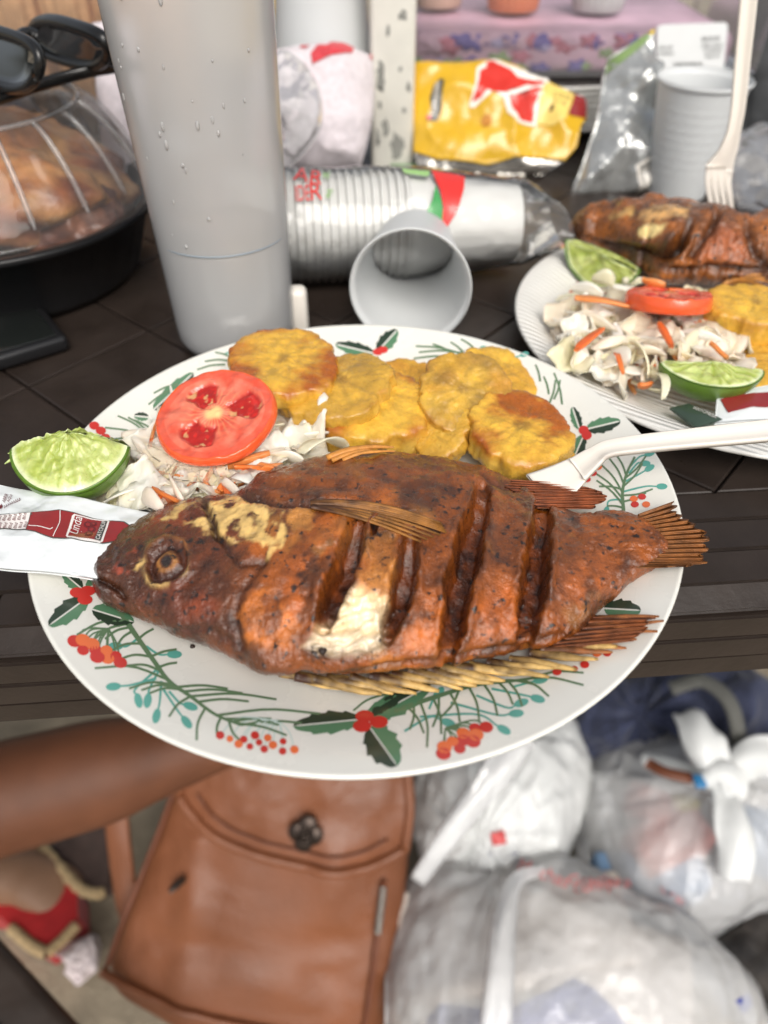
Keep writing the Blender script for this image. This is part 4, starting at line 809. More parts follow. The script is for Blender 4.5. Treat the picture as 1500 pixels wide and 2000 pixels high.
for pts, w in (([(145, 1055), (150, 1062), (160, 1058), (169, 1040), (167, 1034)], 1.6), ([(124, 1016), (122, 1040), (110, 1066)], 1.5), ([(62, 1043), (96, 1050), (104, 1052), (110, 1049)], 1.5)):
    Vr, Fr = ribbon(spline(pts, 14), w); mk('printed_line', KP.on(Vr, .0006), Fr, M_wht, KET)
for i in range(9):
    x, y = 12 + i * 3.6, 999 - i * 1.9; Vr, Fr = ribbon([(x, y - 3), (x + 1.5, y), (x, y + 3)], 1.3); mk('tear_dash', KP.on(Vr, .0005), Fr, M_drk, KET)
for s, a, b in (('ABRIR', (13, 990), (20, 974)), ('AQUI', (22, 990), (29, 976))):
    Vt, Ft = text_px(s, a, b, 7, .5); mk('lettering', KP.on(Vt, .0005), Ft, M_drk, KET)
kp([(0, 994), (5, 994), (5, 991), (9, 997), (5, 1003), (5, 1000), (0, 1000)], M_drk, 'printed_arrow', .0005)

# ------------------------------------------------------------------ plastic forks
M_fork = pm('fork_plastic', srgb(228, 222, 212), 0.28, 0.03, 40, 0.0001, 60, spec=0.5)
def sweep(path, wid, hei, ups, name, parent, mat, ns=20, fold=0.4):
    """a channelled bar: path points with widths and heights"""
    path = np.array(path); T = np.gradient(path, axis=0); T /= np.linalg.norm(T, axis=1)[:, None]; V = []
    sec = [(-1, -.5), (-1, .35), (-.86, .5), (-.45, .5 - fold), (.45, .5 - fold), (.86, .5), (1, .35), (1, -.5), (.7, -.5), (0, -.5), (-.7, -.5)]
    for i, p in enumerate(path):
        up = ups - T[i] * (ups @ T[i]); up /= np.linalg.norm(up); sd = np.cross(T[i], up)
        for a, b in sec: V.append(p + sd * a * wid[i] / 2 + up * b * hei[i])
    n, m = len(path), len(sec); Fc = gridf(n, m, wv=True) + [tuple(range(m))[::-1], tuple(range((n - 1) * m, n * m))]
    return mk(name, np.array(V), Fc, mat, parent)
FK = thing('plastic_fork', 'white plastic fork resting across the right rim of the holly plate, handle pointing right', 'fork', P(1150, 905, .025))
hp = spline([P(1128, 917, .0290), P(1160, 893, .0345), P(1186, 877, .0385), P(1240, 868, .0420), P(1340, 857, .0460), P(1450, 846, .0490), P(1600, 830, .0530)], 40)
sweep(hp, interp([(0, .012), (.12, .0100), (.25, .0078), (.6, .0085), (1, .0105)], np.linspace(0, 1, 40)), np.full(40, .0028), np.array([0, -.25, 1.0]), 'handle', FK, M_fork, fold=.55)
hd = spline([P(1132, 914, .0284), P(1095, 940, .0245), P(1060, 962, .0225)], 12)
sweep(hd, np.linspace(.012, .022, 12), np.full(12, .0018), np.array([0, -.25, 1.0]), 'fork_head', FK, M_fork, fold=.25)
for k in range(4):
    a = P(1060, 962, .0225) + np.array([-.0075 + .005 * k, .004 - .0027 * k, 0]) * 1.0; d = hd[-1] - hd[0]; d /= np.linalg.norm(d); pth = [a + d * s * .03 + np.array([0, 0, -.003]) * s for s in np.linspace(-.05, 1, 8)]
    sweep(pth, np.linspace(.0032, .0016, 8), np.full(8, .0017), np.array([0, -.25, 1.0]), 'tine', FK, M_fork, fold=.1)
# ------------------------------------------------------------------ things on the table behind the plate
def recalc(o):
    bm = bmesh.new(); bm.from_mesh(o.data); bmesh.ops.recalc_face_normals(bm, faces=bm.faces); bm.to_mesh(o.data); bm.free(); return o
M_frost = pm('frosted_plastic', srgb(232, 238, 240), 0.42, 0.02, 30, 0.0, spec=0.4)
def frost(m, tr, rough):
    b = m.node_tree.nodes['Principled BSDF']; b.inputs['Transmission Weight'].default_value = tr; b.inputs['Roughness'].default_value = rough; b.inputs['IOR'].default_value = 1.33; return m
M_bottle = film('bottle_plastic', (1, 1, 1), .60, .12, .22, 1.0, .00012, 40, frosted=.26)
M_bottle_wall = film('bottle_wall', (.9, .93, .94), .96, .4, .3, .3, frosted=.05)
M_bottle_in = film('bottle_water', (.34, .44, .53), .40, .45, .08, .6)
def bottle():
    c = np.array([-.0885, .400, 0]); t = thing('water_bottle', 'tall frosted clear bottle of water standing behind the holly plate', 'bottle', c)
    pr = [(0, .002), (.028, .002), (.0325, .004), (.0345, .010)] + [(.0345 + .0052 * s, .010 + .20 * s) for s in np.linspace(.04, 1, 26)] + [(.0395, .216), (.034, .232), (.020, .246), (.016, .250), (.016, .262)]
    inn = [(max(0, r - .0012), z + (.0012 if z < .01 else 0)) for r, z in pr][::-1]
    V, Fc = lathe(pr + inn, 72, c); n_out = (len(pr) - 1) * 72; recalc(mk('shell', V, Fc, None, t, mats=[M_bottle, M_bottle_wall], mi=[0 if i < n_out else 1 for i in range(len(Fc))]))
    wp = [(0, .0045), (.027, .0045), (.031, .007), (.0330, .012)] + [(.0330 + .0052 * s, .010 + .20 * s) for s in np.linspace(.05, .29, 8)] + [(0.0, .0682)]
    V, Fc = lathe(wp, 72, c); recalc(mk('water', V, Fc, M_bottle_in, t))
    V, Fc = lathe([(.0, .286), (.0175, .286), (.0185, .284), (.0185, .256), (.0165, .2555), (.0165, .254)], 40, c); mk('cap', V, Fc, pm('cap_white', (.75, .78, .8), .35), t)
    V, Fc = tube([c + np.array([.0362 * math.cos(a), .0362 * math.sin(a), .0683]) for a in np.linspace(-2.3, -.35, 40)], .00045 * np.sin(np.linspace(.05, 3.09, 40)) ** .5, 8); mk('water_line', V, Fc, pm('water_edge', (.24, .29, .33), .2, .05), t)
    rr = random.Random(5); mb = 0
    for i in range(46):   # drops on the outside
        a = rr.gauss(-1.75, .42); z = .07 + .13 * rr.random() ** .6; R0 = .0345 + .0052 * (z - .01) / .2; r = rr.uniform(.0004, .0010)
        bm = bmesh.new(); bmesh.ops.create_uvsphere(bm, u_segments=8, v_segments=5, radius=1)
        q = np.array([v.co[:] for v in bm.verts]); f = [tuple(v.index for v in g.verts) for g in bm.faces]; bm.free()
        er = np.array([math.cos(a), math.sin(a), 0]); et = np.array([-math.sin(a), math.cos(a), 0]); s = rr.uniform(1, 2.6)
        mk('water_drop', c + er * (R0 + .0001) + np.array([0, 0, z]) + q[:, :1] * er * r * .6 + q[:, 1:2] * et * r + q[:, 2:] * np.array([0, 0, 1]) * r * s, f, M_bottle, t)
bottle()

# white cups
M_cup = film('cup_white', (.93, .93, .90), 0.03, 0.25, 0.4, .35)
M_cupt = film('cup_translucent', (.93, .95, .95), 0.16, 0.35, 0.35, .5)
def cup_prof(R, h, rb, th=.0006, ribs=0):
    o = [(0, 0.0015), (rb * .86, .0015), (rb * .9, 0), (rb, .0006)]; n = 60 if ribs else 18
    for s in np.linspace(.02, .94, n): o.append((rb + (R - rb) * s + (.0006 * math.sin(s * ribs * 2 * math.pi) * .14 if ribs and .25 < s < .85 else 0), s * h))
    o += [(R, h * .955), (R + .0012, h * .965), (R + .0018, h * .985), (R + .0008, h)]
    return o + [(max(0, r - th), z + (th if z < .002 else 0)) for r, z in o[:-1]][::-1]
def cup(name, label, base, axis, R, h, rb, mat, ribs=0, group=None, seg=64):
    V, Fc = lathe(cup_prof(R, h, rb, ribs=ribs), seg, base, axis); return mk(name, V, Fc, mat, None, label=label, cat='cup', group=group)
q = P(800, 566, .0345)
cup('plastic_cup', 'translucent white cup lying on its side with its open mouth facing the holly plate', q + np.array([.006, .0797, -.006]), (-.006, -.085, .006), .0335, .0800, .0235, M_cupt)
cup('plastic_cup', 'translucent white ribbed cup standing upright behind the fried fish on the ribbed plate', (.246, .640, 0), (0, 0, 1), .0345, .087, .0235, M_cupt, 13)
cup('plastic_cup', 'pale translucent cup turned upside down above the white towel', (-.053, .745, .150), (0.0, 0, -1), .0470, .092, .034, M_cupt)
# the wrapped sleeve of cups
A0, B0 = np.array([-.110, .478, .0360]), P(1006, 436, .0320); AX = (B0 - A0) / np.linalg.norm(B0 - A0); LEN = np.linalg.norm(B0 - A0)
c0 = cup('nested_cup', 'white ribbed plastic cup nested in the clear wrapped sleeve of cups', (0, 0, 0), (0, 0, 1), .0330, .078, .0245, M_cup, 0, 'white cups nested in the wrapped sleeve', 56)
me0 = c0.data; rotq = Vector((-AX[0], -AX[1], -AX[2])).to_track_quat('Z', 'Y'); ncup = int((LEN - .078) / .0053)
off = Vector(ORG[c0.name])
for i in range(ncup):
    o = c0 if i == 0 else c0.copy()
    if i: COL.objects.link(o)
    b = Vector(B0 - AX * .0053 * i); o.rotation_mode = 'QUATERNION'; o.rotation_quaternion = rotq; o.location = b + rotq @ off
M_wrap = film('wrap_clear', (.95, .96, .96), .94, .3, .07, 1.1, .0006, 55)
def wrap_pt(ang, s, eps=0.0):
    """point on the sleeve's film: ang round the axis (0 = up), s metres along from the left end"""
    up = np.array([0, 0, 1.0]); up = up - AX * (up @ AX); up /= np.linalg.norm(up); sd = np.cross(AX, up)
    ang, s = np.asarray(ang, float), np.asarray(s, float); f = np.clip((s - (LEN - .070)) / .070, 0, 1); R = .0352 - .0086 * f + .0008
    q = np.stack([np.cos(ang) * 2, np.sin(ang) * 2, s * 40], -1); R = R + .0007 * fbm(q, 1.3, 3, 4) + .0005 * np.abs(vn(q * 2.6, 6)) + eps
    e = np.clip((s - LEN - .004) / .028, 0, 1); flat = 1 - .62 * e; wid = 1 + .10 * e
    return A0 + AX * s[..., None] + up * (np.cos(ang) * R * flat)[..., None] + sd * (np.sin(ang) * R * wid)[..., None]
SLV = thing('cup_sleeve_wrap', 'clear plastic wrapper with red and green print round the sleeve of white cups', 'wrapper', A0 - [0, 0, .04])
an, sn = np.meshgrid(np.linspace(0, 2 * math.pi, 90, endpoint=False), np.linspace(-.002, LEN + .032, 110), indexing='ij')
mk('film', wrap_pt(an, sn).reshape(-1, 3), gridf(90, 110, wu=True), M_wrap, SLV)
M_pr = pm('print_red', srgb(214, 52, 46), .3, .05, coat=.5); M_pg = pm('print_green', srgb(62, 146, 78), .3, .05, coat=.5); M_pgl = pm('print_leaf', srgb(150, 190, 120), .3, .05)
gA, gS = np.meshgrid(np.linspace(-1.9, 1.9, 200), np.linspace(0, LEN + .03, 160), indexing='ij'); GX, GY = proj(wrap_pt(gA, gS)); GD = depth(np.moveaxis(wrap_pt(gA, gS), -1, 0))
def on_wrap(V2, eps=.0006):
    o = []
    for x, y in V2:
        d = (GX - x) ** 2 + (GY - y) ** 2 + (GD - GD.min()) * 1500; i = np.unravel_index(np.argmin(d), d.shape); a, s = gA[i], gS[i]
        for _ in range(6):   # settle on the exact pixel
            p0 = proj(wrap_pt(a, s)); p1 = proj(wrap_pt(a + 1e-3, s)); p2 = proj(wrap_pt(a, s + 1e-4)); J = np.array([[(p1[0] - p0[0]) / 1e-3, (p2[0] - p0[0]) / 1e-4], [(p1[1] - p0[1]) / 1e-3, (p2[1] - p0[1]) / 1e-4]])
            r = np.linalg.lstsq(J, np.array([x - p0[0], y - p0[1]]), rcond=.02)[0]; a += np.clip(r[0], -.05, .05); s += np.clip(r[1], -.004, .004)
        o.append(wrap_pt(a, s, eps))
    return np.array(o)
def wp(poly, mat, name, me=14):
    V2, Fc = tri2d(poly, me); mk(name, on_wrap(V2), Fc, mat, SLV)
wp([(842, 334), (880, 340), (908, 346), (906, 370), (894, 410), (868, 452), (862, 440), (866, 405), (860, 372)], M_pr, 'red_swoosh')
wp([(850, 362), (862, 392), (866, 420), (862, 446), (838, 446), (817, 440), (834, 412), (846, 388)], M_pg, 'green_swoosh')
wp([(784, 330), (840, 336), (836, 346), (790, 340)], M_pgl, 'green_edge')
for s, a, b, h, m in (('R', (608, 392), (630, 390), 34, M_pr), ('AR', (572, 352), (628, 362), 26, M_pr), ('IDE', (578, 394), (606, 392), 30, M_pr), ('wh', (642, 390), (652, 374), 14, M_pgl), ('vi', (628, 348), (640, 352), 18, M_pgl)):
    Vt, Ft = text_px(s, a, b, h, .5); mk('lettering', on_wrap(Vt), Ft, m, SLV)
# small white plastic piece behind the bottle
V, Fc = rbox(P(582, 606, .0155), (.012, .012, .030), None, .004, 3); mk('plastic_piece', V, Fc, M_fork, None, label='small white plastic piece standing between the bottle and the toppled cup', cat='plastic piece')

# ------------------------------------------------------------------ dome container with browned roast, sunglasses on it
DC = np.array([-.2535, .492, 0])
M_blk = pm('black_plastic', (.012, .012, .013), .3, .1, 40, .0002, 40, spec=.5)
M_dome = film('dome_clear', (.95, .95, .94), .965, .25, .05, .7, .0006, 60, edge=.08)
DOM = thing('dome_container', 'black takeaway tub with a clear ribbed dome lid over browned roast meat', 'food container', DC)
V, Fc = lathe([(0, .003), (.074, .003), (.079, .0), (.082, .006), (.097, .046), (.103, .047), (.104, .050), (.103, .0515), (.095, .050), (.078, .008), (0, .006)], 90, DC, mod=lambda a, z: 1 + (.006 * math.cos(a * 30) if .004 < z < .046 else 0)); mk('base', V, Fc, M_blk, DOM)
V, Fc = lathe([(.1035, .0520), (.1055, .053), (.1055, .057), (.102, .058), (.098, .060), (.094, .068), (.086, .084), (.078, .096), (.070, .104), (.066, .106), (.062, .1055), (.056, .109), (0, .111)], 180, DC, mod=lambda a, z: 1 + (.030 * max(0, math.cos(a * 9)) ** 4 if .061 < z < .1045 else 0)); mk('lid', V, Fc, M_dome, DOM)
M_rib = film('dome_rib', (.95, .95, .95), .86, .25, .08, .9)
for k in range(18):
    a = 2 * math.pi * k / 18 + .1; V, Fc = tube(spline([DC + np.array([r * math.cos(a), r * math.sin(a), z]) for r, z in ((.0965, .062), (.090, .078), (.081, .0935), (.072, .1035), (.0655, .1065))], 16), [.0006] + [.0016] * 14 + [.0007], 8); mk('lid_rib', V, Fc, M_rib, DOM)
V, Fc = tube(np.array([DC + np.array([.066 * math.cos(a), .066 * math.sin(a), .1068]) for a in np.linspace(0, 2 * math.pi, 60)]), .0014, 8); mk('lid_crown', V, Fc, M_rib, DOM)
M_roast = pm('roast_crust', (1, 1, 1), .35, .4, 90, .0012, 160, attr='Col', coat=.2)
def lump(c, r, seed, cols, name='roast_meat', label=None, cat=None, parent=None, amp=.22, mat=None, group=None):
    bm = bmesh.new(); bmesh.ops.create_icosphere(bm, subdivisions=5, radius=1); V = np.array([v.co[:] for v in bm.verts]); Fc = [tuple(v.index for v in f.verts) for f in bm.faces]; bm.free()
    d = 1 + amp * fbm(V * 1.5 + seed, 1, 4, seed) + .04 * fbm(V * 7 + seed, 1, 3, seed); W3 = V * d[:, None] * np.array(r) + np.array(c); k = np.clip(.5 + .9 * fbm(V * 2.2 + seed, 1, 4, seed + 3), 0, 1)[:, None]; k2 = np.clip(.3 + 1.1 * fbm(V * 4 + seed, 1, 3, seed + 7), 0, 1)[:, None]
    cc = lerp(lerp(np.array(cols[0]), np.array(cols[1]), k), np.array(cols[2]), k2 * .6); return mk(name, W3, Fc, mat or M_roast, parent, label=label, cat=cat, group=group, col=cc)
RC = [srgb(176, 112, 60), srgb(120, 66, 40), srgb(206, 160, 104)]
lump(DC + [.0, .005, .056], (.074, .068, .040), 3, RC, label='browned roast meat heaped under the clear dome lid', cat='roast meat')
lump(DC + [.048, -.018, .045], (.036, .034, .026), 8, [srgb(96, 54, 38), srgb(70, 42, 34), srgb(150, 96, 66)], label='darker browned piece of roast at the right inside the dome', cat='roast meat')
M_lens = pm('lens_dark', (.012, .014, .013), .06, .1, 20, spec=.6, coat=1.0); M_frm = pm('frame_black', (.010, .010, .010), .25, .1, 40, spec=.5)
SG = thing('sunglasses', 'black sunglasses lying on top of the clear dome lid', 'sunglasses', P(90, 130, .114))
def rim_loop(c, rx, ry, rot, z0, zs, n=48):
    o = []
    for t in np.linspace(0, 2 * math.pi, n, endpoint=False):
        a, b = abs(math.cos(t)) ** .7 * np.sign(math.cos(t)), abs(math.sin(t)) ** .8 * np.sign(math.sin(t)); x, y = rx * a, ry * b; X, Y = c[0] + x * math.cos(rot) - y * math.sin(rot), c[1] + x * math.sin(rot) + y * math.cos(rot); o.append(P(X, Y, z0 + zs * (-y / ry)))
    return np.array(o)
for c, rx, ry, rot in (((136, 84), 78, 36, .30), ((8, 118), 70, 50, .32)):
    L = rim_loop(c, rx, ry, rot, .135, .012); n = len(L); cen = L.mean(0); up = np.array([0, -.35, .94]); V = [cen + up * .0012] + list(cen + (L - cen) * .6 + up * .0008) + list(cen + (L - cen) * .97); Fc = [(0, 1 + k, 1 + (k + 1) % n) for k in range(n)] + [(1 + k, 1 + n + k, 1 + n + (k + 1) % n, 1 + (k + 1) % n) for k in range(n)]
    V = V + [v - up * .0022 for v in V]; m = 1 + 2 * n; Fc = Fc + [tuple(i + m for i in f[::-1]) for f in Fc] + [(1 + n + k, 1 + n + (k + 1) % n, 1 + n + (k + 1) % n + m, 1 + n + k + m) for k in range(n)]
    mk('lens', V, Fc, M_lens, SG)
    pth = np.vstack([L, L[:2]]); V, Fc = tube(pth, .0038, 10, .8); mk('rim', V, Fc, M_frm, SG)
V, Fc = tube(spline([P(72, 72, .140), P(52, 66, .142), P(34, 78, .141)], 12), .0036, 10); mk('bridge', V, Fc, M_frm, SG)
for pts in ([P(212, 118, .130), P(232, 128, .126), P(170, 140, .122), P(80, 165, .119), P(-40, 205, .117)], [P(-60, 150, .128), P(-90, 165, .122), P(-140, 190, .119)]):
    V, Fc = tube(spline(pts, 30), .0042, 10, .7); mk('temple', V, Fc, M_frm, SG)
V, Fc = tube(spline([P(150, 132, .121), P(232, 130, .124), P(262, 134, .126)], 12), .0036, 10, .7); mk('temple_tip', V, Fc, M_frm, SG)
# black phone at the left edge of the table
V, Fc = rbox(np.array([-.268, .372, .006]), (.15, .074, .0095), ((math.cos(.62), math.sin(.62), 0), (-math.sin(.62), math.cos(.62), 0), (0, 0, 1)), .003, 3)
PH = thing('mobile_phone', 'black mobile phone lying at the left edge beside the dome container', 'phone', (-.268, .372, 0)); mk('case', V, Fc, M_blk, PH)
V, Fc = rbox(np.array([-.268, .372, .0112]), (.140, .066, .0008), ((math.cos(.62), math.sin(.62), 0), (-math.sin(.62), math.cos(.62), 0), (0, 0, 1)), .0003, 1); mk('screen', V, Fc, M_lens, PH)

# ------------------------------------------------------------------ post, towel, bags, containers at the back
M_post = pm('post_paint', srgb(226, 224, 214), .45, .1, 30, .0004, 60)
PST = thing('post', 'white painted post with chipped dark patches rising behind the cups', 'post', (.0072, .712, 0))
pw = .0185
V, Fc = rbox((.0072, .712, .25), (pw * 2, .036, .50), None, .004, 3); mk('shaft', V, Fc, M_post, PST)
M_chip = pm('bare_metal', srgb(140, 140, 134), .6, .3, 60)
for i, (x, y, rx, ry) in enumerate(((775, 285, 13, 26), (744, 150, 8, 30), (752, 250, 6, 16), (738, 270, 5, 18), (787, 30, 8, 10), (798, 170, 4, 10), (782, 135, 4, 5), (758, 60, 4, 12), (790, 215, 4, 6), (742, 205, 4, 8))):
    o = disc2((x, y), rx, ry, 18); r2 = random.Random(i); V2, Fc = tri2d([(a + r2.uniform(-.35, .35) * rx, b + r2.uniform(-.3, .3) * ry) for a, b in o], 30); mk('paint_chip', np.array([PY(a, b, .712 - .0183) for a, b in V2]), Fc, M_chip, PST)
V, Fc = rbox((.020, .688, .004), (.030, .006, .008), None, .002); mk('green_tab', V, Fc, pm('tab_green', srgb(120, 148, 110), .5), None, label='small green strip at the foot of the white post', cat='strip')
M_towel = pm('towel_cloth', srgb(232, 222, 226), .9, .12, 200, .0016, 900, spec=.1, sheen=.4)
M_heart = pm('towel_heart', srgb(206, 66, 74), .9, .2, 300, .001, 900, spec=.1, sheen=.3)
TW = Pillow(PY(505, 90, .690), PY(742, 88, .695), PY(715, 345, .650), PY(500, 350, .640), .070, .0075, 22, 12, 90, 90, ridge=.8, power=.45, rnd=.45)
V, Fc = TW.mesh(); TOW = mk('towel', V, Fc, M_towel, None, label='white towel with red hearts bunched up left of the white post', cat='towel')
def tw(poly, mat, name='red_heart', eps=.0012):
    V2, Fc = tri2d(poly, 8); mk(name, TW.on(V2, eps), Fc, mat, TOW)
tw([(610, 128), (622, 108), (640, 112), (650, 98), (672, 92), (692, 102), (688, 122), (662, 132), (640, 138), (614, 152)], M_heart); tw([(588, 104), (600, 100), (608, 106), (598, 114), (590, 112)], M_heart); tw([(720, 100), (738, 104), (736, 118), (724, 114)], M_heart)
tw([(535, 258), (552, 252), (560, 290), (548, 335), (536, 345)], M_heart)
V, Fc = Pillow(PY(180, 45, .60), PY(245, 35, .60), PY(290, 420, .56), PY(215, 420, .56), .03, .004, 30, 21, 40, 40).mesh(); mk('towel', V, Fc, M_towel, None, label='white cloth between the dome container and the frosted bottle', cat='towel')
M_clear = film('bag_clear', (.95, .95, .95), .78, .3, .12, .5, .0004, 60)
V, Fc = Pillow(PY(515, 95, .630), PY(600, 100, .63), PY(648, 250, .60), PY(530, 370, .58), .030, .004, 40, 33, 60, 60, ridge=1.2, rnd=.8).mesh(); mk('clear_bag', V, Fc, M_clear, None, label='clear crumpled plastic bag in front of the heart towel', cat='plastic bag')

# yellow snack bag, lying open
M_yel = pm('bag_yellow', srgb(212, 168, 34), .3, .12, 30, .0005, 60, spec=.6, coat=.3); M_foil = pm('foil', srgb(196, 192, 184), .25, .2, 60, .0012, 110, metal=.9); M_ylp = pm('bag_cream', srgb(226, 200, 110), .3, .08)
CB = Pillow(PY(806, 122, .735), PY(1150, 122, .735), PY(1140, 345, .675), PY(806, 345, .675), .030, .0042, 24, 44, 120, 90, ridge=1.1)
def cbuv(V2): return CB.on(np.asarray(V2, float), 0)
BAG = thing('snack_bag', 'yellow snack bag with big red white-edged lettering lying crumpled behind the cup sleeve', 'snack bag', PY(960, 340, .68))
def cb(poly, mat, name, eps, me=10, th=0.0):
    V2, Fc = tri2d(poly, me); A = CB.on(V2, eps)
    if th:   # a sheet with thickness and a back
        n = len(A); B = A - CB.n * th; ec = {}
        for f in Fc:
            for i in range(3):
                e = (f[i], f[(i + 1) % 3]); k = tuple(sorted(e)); ec.setdefault(k, []).append(e)
        Fs = list(Fc) + [tuple(i + n for i in f[::-1]) for f in Fc] + [(e[0][0], e[0][1], e[0][1] + n, e[0][0] + n) for e in ec.values() if len(e) == 1]
        return mk(name, np.vstack([A, B]), Fs, mat, BAG)
    mk(name, A, Fc, mat, BAG)
cb([(808, 126), (850, 122), (930, 118), (960, 122), (1010, 146), (1060, 172), (1100, 186), (1146, 208), (1140, 240), (1125, 262), (1118, 300), (1095, 326), (1060, 322), (1000, 318), (950, 330), (900, 326), (850, 320), (808, 300)], M_yel, 'front', 0, 8, .010)
cb([(808, 302), (850, 322), (900, 328), (950, 332), (1000, 320), (1060, 324), (1094, 330), (1060, 345), (1000, 358), (940, 352), (870, 340), (815, 330)], M_foil, 'foil_edge', .0006, 8, .004)
M_lr = pm('print_red2', srgb(204, 50, 38), .3, .05, coat=.3); M_lw = pm('print_white', srgb(236, 230, 220), .3, .03, coat=.3)
let = [[(918, 216), (930, 178), (934, 152), (950, 146), (958, 160), (950, 176), (962, 180), (976, 176), (958, 150), (968, 140), (992, 156), (1004, 172), (1052, 172), (1058, 178), (1030, 186), (1024, 184), (1002, 196), (986, 188), (982, 204), (960, 202), (945, 196), (934, 210)],
       [(984, 206), (998, 208), (1010, 232), (1020, 236), (1026, 196), (1040, 188), (1050, 190), (1038, 220), (1034, 254), (1008, 254), (994, 236)]]
def grow(poly, k):
    p = np.array(poly, float); c = p.mean(0); n = len(p); o = []
    ar = sum(p[i][0] * p[(i + 1) % n][1] - p[(i + 1) % n][0] * p[i][1] for i in range(n)); sg = 1 if ar > 0 else -1
    for i in range(n):
        t = p[(i + 1) % n] - p[i - 1]; t /= np.hypot(*t) + 1e-9; o.append(p[i] + np.array([t[1], -t[0]]) * k * sg)
    return o
cb([(912, 222), (924, 180), (928, 146), (946, 134), (962, 126), (990, 144), (1010, 164), (1064, 168), (1066, 182), (1052, 200), (1046, 226), (1042, 260), (1004, 260), (984, 240), (976, 212), (956, 200), (940, 212), (922, 226)], M_lw, 'letter_edge', .0006)
for l in let: cb(l, M_lr, 'letter', .0010)
cb(disc2((956, 142), 11, 9, 14), M_lr, 'letter_dot', .0011)
cb([(1048, 196), (1060, 176), (1090, 184), (1114, 196), (1096, 250), (1072, 262), (1040, 254)], M_ylp, 'cream_panel', .0008)
cb([(1118, 194), (1146, 208), (1136, 244), (1100, 240)], M_mar, 'maroon_corner', .0009)
M_brw = pm('print_brown', srgb(92, 66, 34), .4, .05)
for s, a, b, h in (('2.15 oz', (1072, 204), (1104, 212), 10), ('61 g', (1070, 218), (1094, 224), 8), ('I', (1064, 234), (1070, 236), 14)):
    Vt, Ft = text_px(s, a, b, h, .5); mk('lettering', CB.on(Vt, .0012), Ft, M_brw, BAG)
cb([(832, 246), (842, 232), (838, 200), (846, 176), (858, 164), (866, 170), (862, 190), (860, 226), (852, 246)], M_gry, 'logo_shadow', .0006); Vt, Ft = text_px('Yummies', (850, 240), (858, 172), 14, .5); mk('lettering', CB.on(Vt, .0012), Ft, M_lw, BAG)
cb(disc2((836, 240), 5, 5, 10), M_lr, 'logo_dot', .0012); cb(disc2((945, 252), 10, 12, 12), pm('snack_print', srgb(186, 122, 34), .4, .2, 200), 'snack_print', .0008)

# silver torn bag with a green edge and a barcode
SV = Pillow(PY(1195, 110, .700), PY(1280, 55, .72), PY(1312, 372, .640), PY(1115, 392, .640), .026, .0075, 24, 55, 100, 100, ridge=1.4)
SVR = thing('foil_bag', 'crumpled silver foil bag with a green edge and a barcode, open beside the standing cup', 'snack bag', PY(1215, 390, .64))
M_sil = pm('silver_film', srgb(190, 192, 190), .24, .3, 30, .001, 70, metal=.6)
V, Fc = SV.mesh(); mk('body', V, Fc, M_sil, SVR)
def sv(poly, mat, name, eps=.0008, me=10, thick=False):
    V2, Fc = tri2d(poly, me); mk(name, SV.on(V2, eps), Fc, mat, SVR)
M_sgr = pm('bag_green', srgb(122, 146, 92), .35, .1, 30, .0005, 50)
sv([(1182, 122), (1216, 100), (1262, 64), (1272, 60), (1268, 78), (1244, 96), (1200, 130), (1176, 152)], M_sgr, 'green_edge'); sv([(1265, 58), (1278, 46), (1282, 56), (1272, 70)], pm('tip_yel', srgb(220, 190, 60), .4), 'yellow_tip', .0012)
sv([(1222, 330), (1294, 284), (1310, 356), (1244, 384)], M_lw, 'barcode_label')
r2 = random.Random(8)
for i in range(22):
    s = i / 22; a = np.array([1228, 332]) * (1 - s) + np.array([1247, 378]) * s; b = np.array([1288, 300]) * (1 - s) + np.array([1304, 350]) * s; Vr, Fr = ribbon([a + (b - a) * k for k in (0, .5, 1)], r2.choice([1.0, 1.6, .8])); mk('barcode_bar', SV.on(Vr, .0014), Fr, M_gry, SVR)

# stack of white plates in a flowered wrap, clear cupcake boxes on it
M_ribf = pm('foam_ribbed', srgb(226, 224, 218), .5, .03, 60)
def _rib(m):
    t = m.node_tree; N, Lk = t.nodes.new, t.links.new; tc = N('ShaderNodeTexCoord'); mp = N('ShaderNodeMapping'); mp.inputs['Rotation'].default_value = (0, 0, .55); Lk(tc.outputs['Object'], mp.inputs[0])
    w = N('ShaderNodeTexWave'); w.bands_direction = 'Y'; w.inputs['Scale'].default_value = 68; w.inputs['Distortion'].default_value = .3; Lk(mp.outputs[0], w.inputs['Vector']); bp = N('ShaderNodeBump'); bp.inputs['Distance'].default_value = .0009; Lk(w.outputs['Fac'], bp.inputs['Height']); Lk(bp.outputs[0], t.nodes['Principled BSDF'].inputs['Normal'])
_rib(M_ribf)
M_foam = pm('foam_white', srgb(226, 224, 218), .55, .03, 60, .0002, 200)
PL = np.array([.175, .900]); sty = .026
def disp_plate(c, R, label, group=None, name='disposable_plate', ribs=True):
    pr = [(0, .0035)] + [(r, .0035) for r in np.linspace(.008, R * .66, 10 if ribs else 4)] + [(R * s, .0035 + .0135 * sstep(.66, 1.0, s)) for s in np.linspace(.67, 1, 40 if ribs else 12)] + [(R * 1.012, .0172), (R * 1.015, .0155), (R, .0145)] + [(R * s, .0135 * sstep(.66, 1.0, s)) for s in np.linspace(.98, .6, 12)] + [(0, 0)]
    seg = 160 if ribs else 64
    def md(a, z): return 1.0
    V, Fc = lathe([(float(r), float(z)) for r, z in pr], seg, (c[0], c[1], c[2]))
    if ribs:   # pressed ribs across the plate
        r = np.hypot(V[:, 0] - c[0], V[:, 1] - c[1]); V[:, 2] += .0 * np.sin((V[:, 0] * .5 + V[:, 1] * .86) * 2 * math.pi / .0046)
    return mk(name, V, Fc, M_ribf if ribs else M_foam, None, label=label, cat='plate', group=group)
base = None
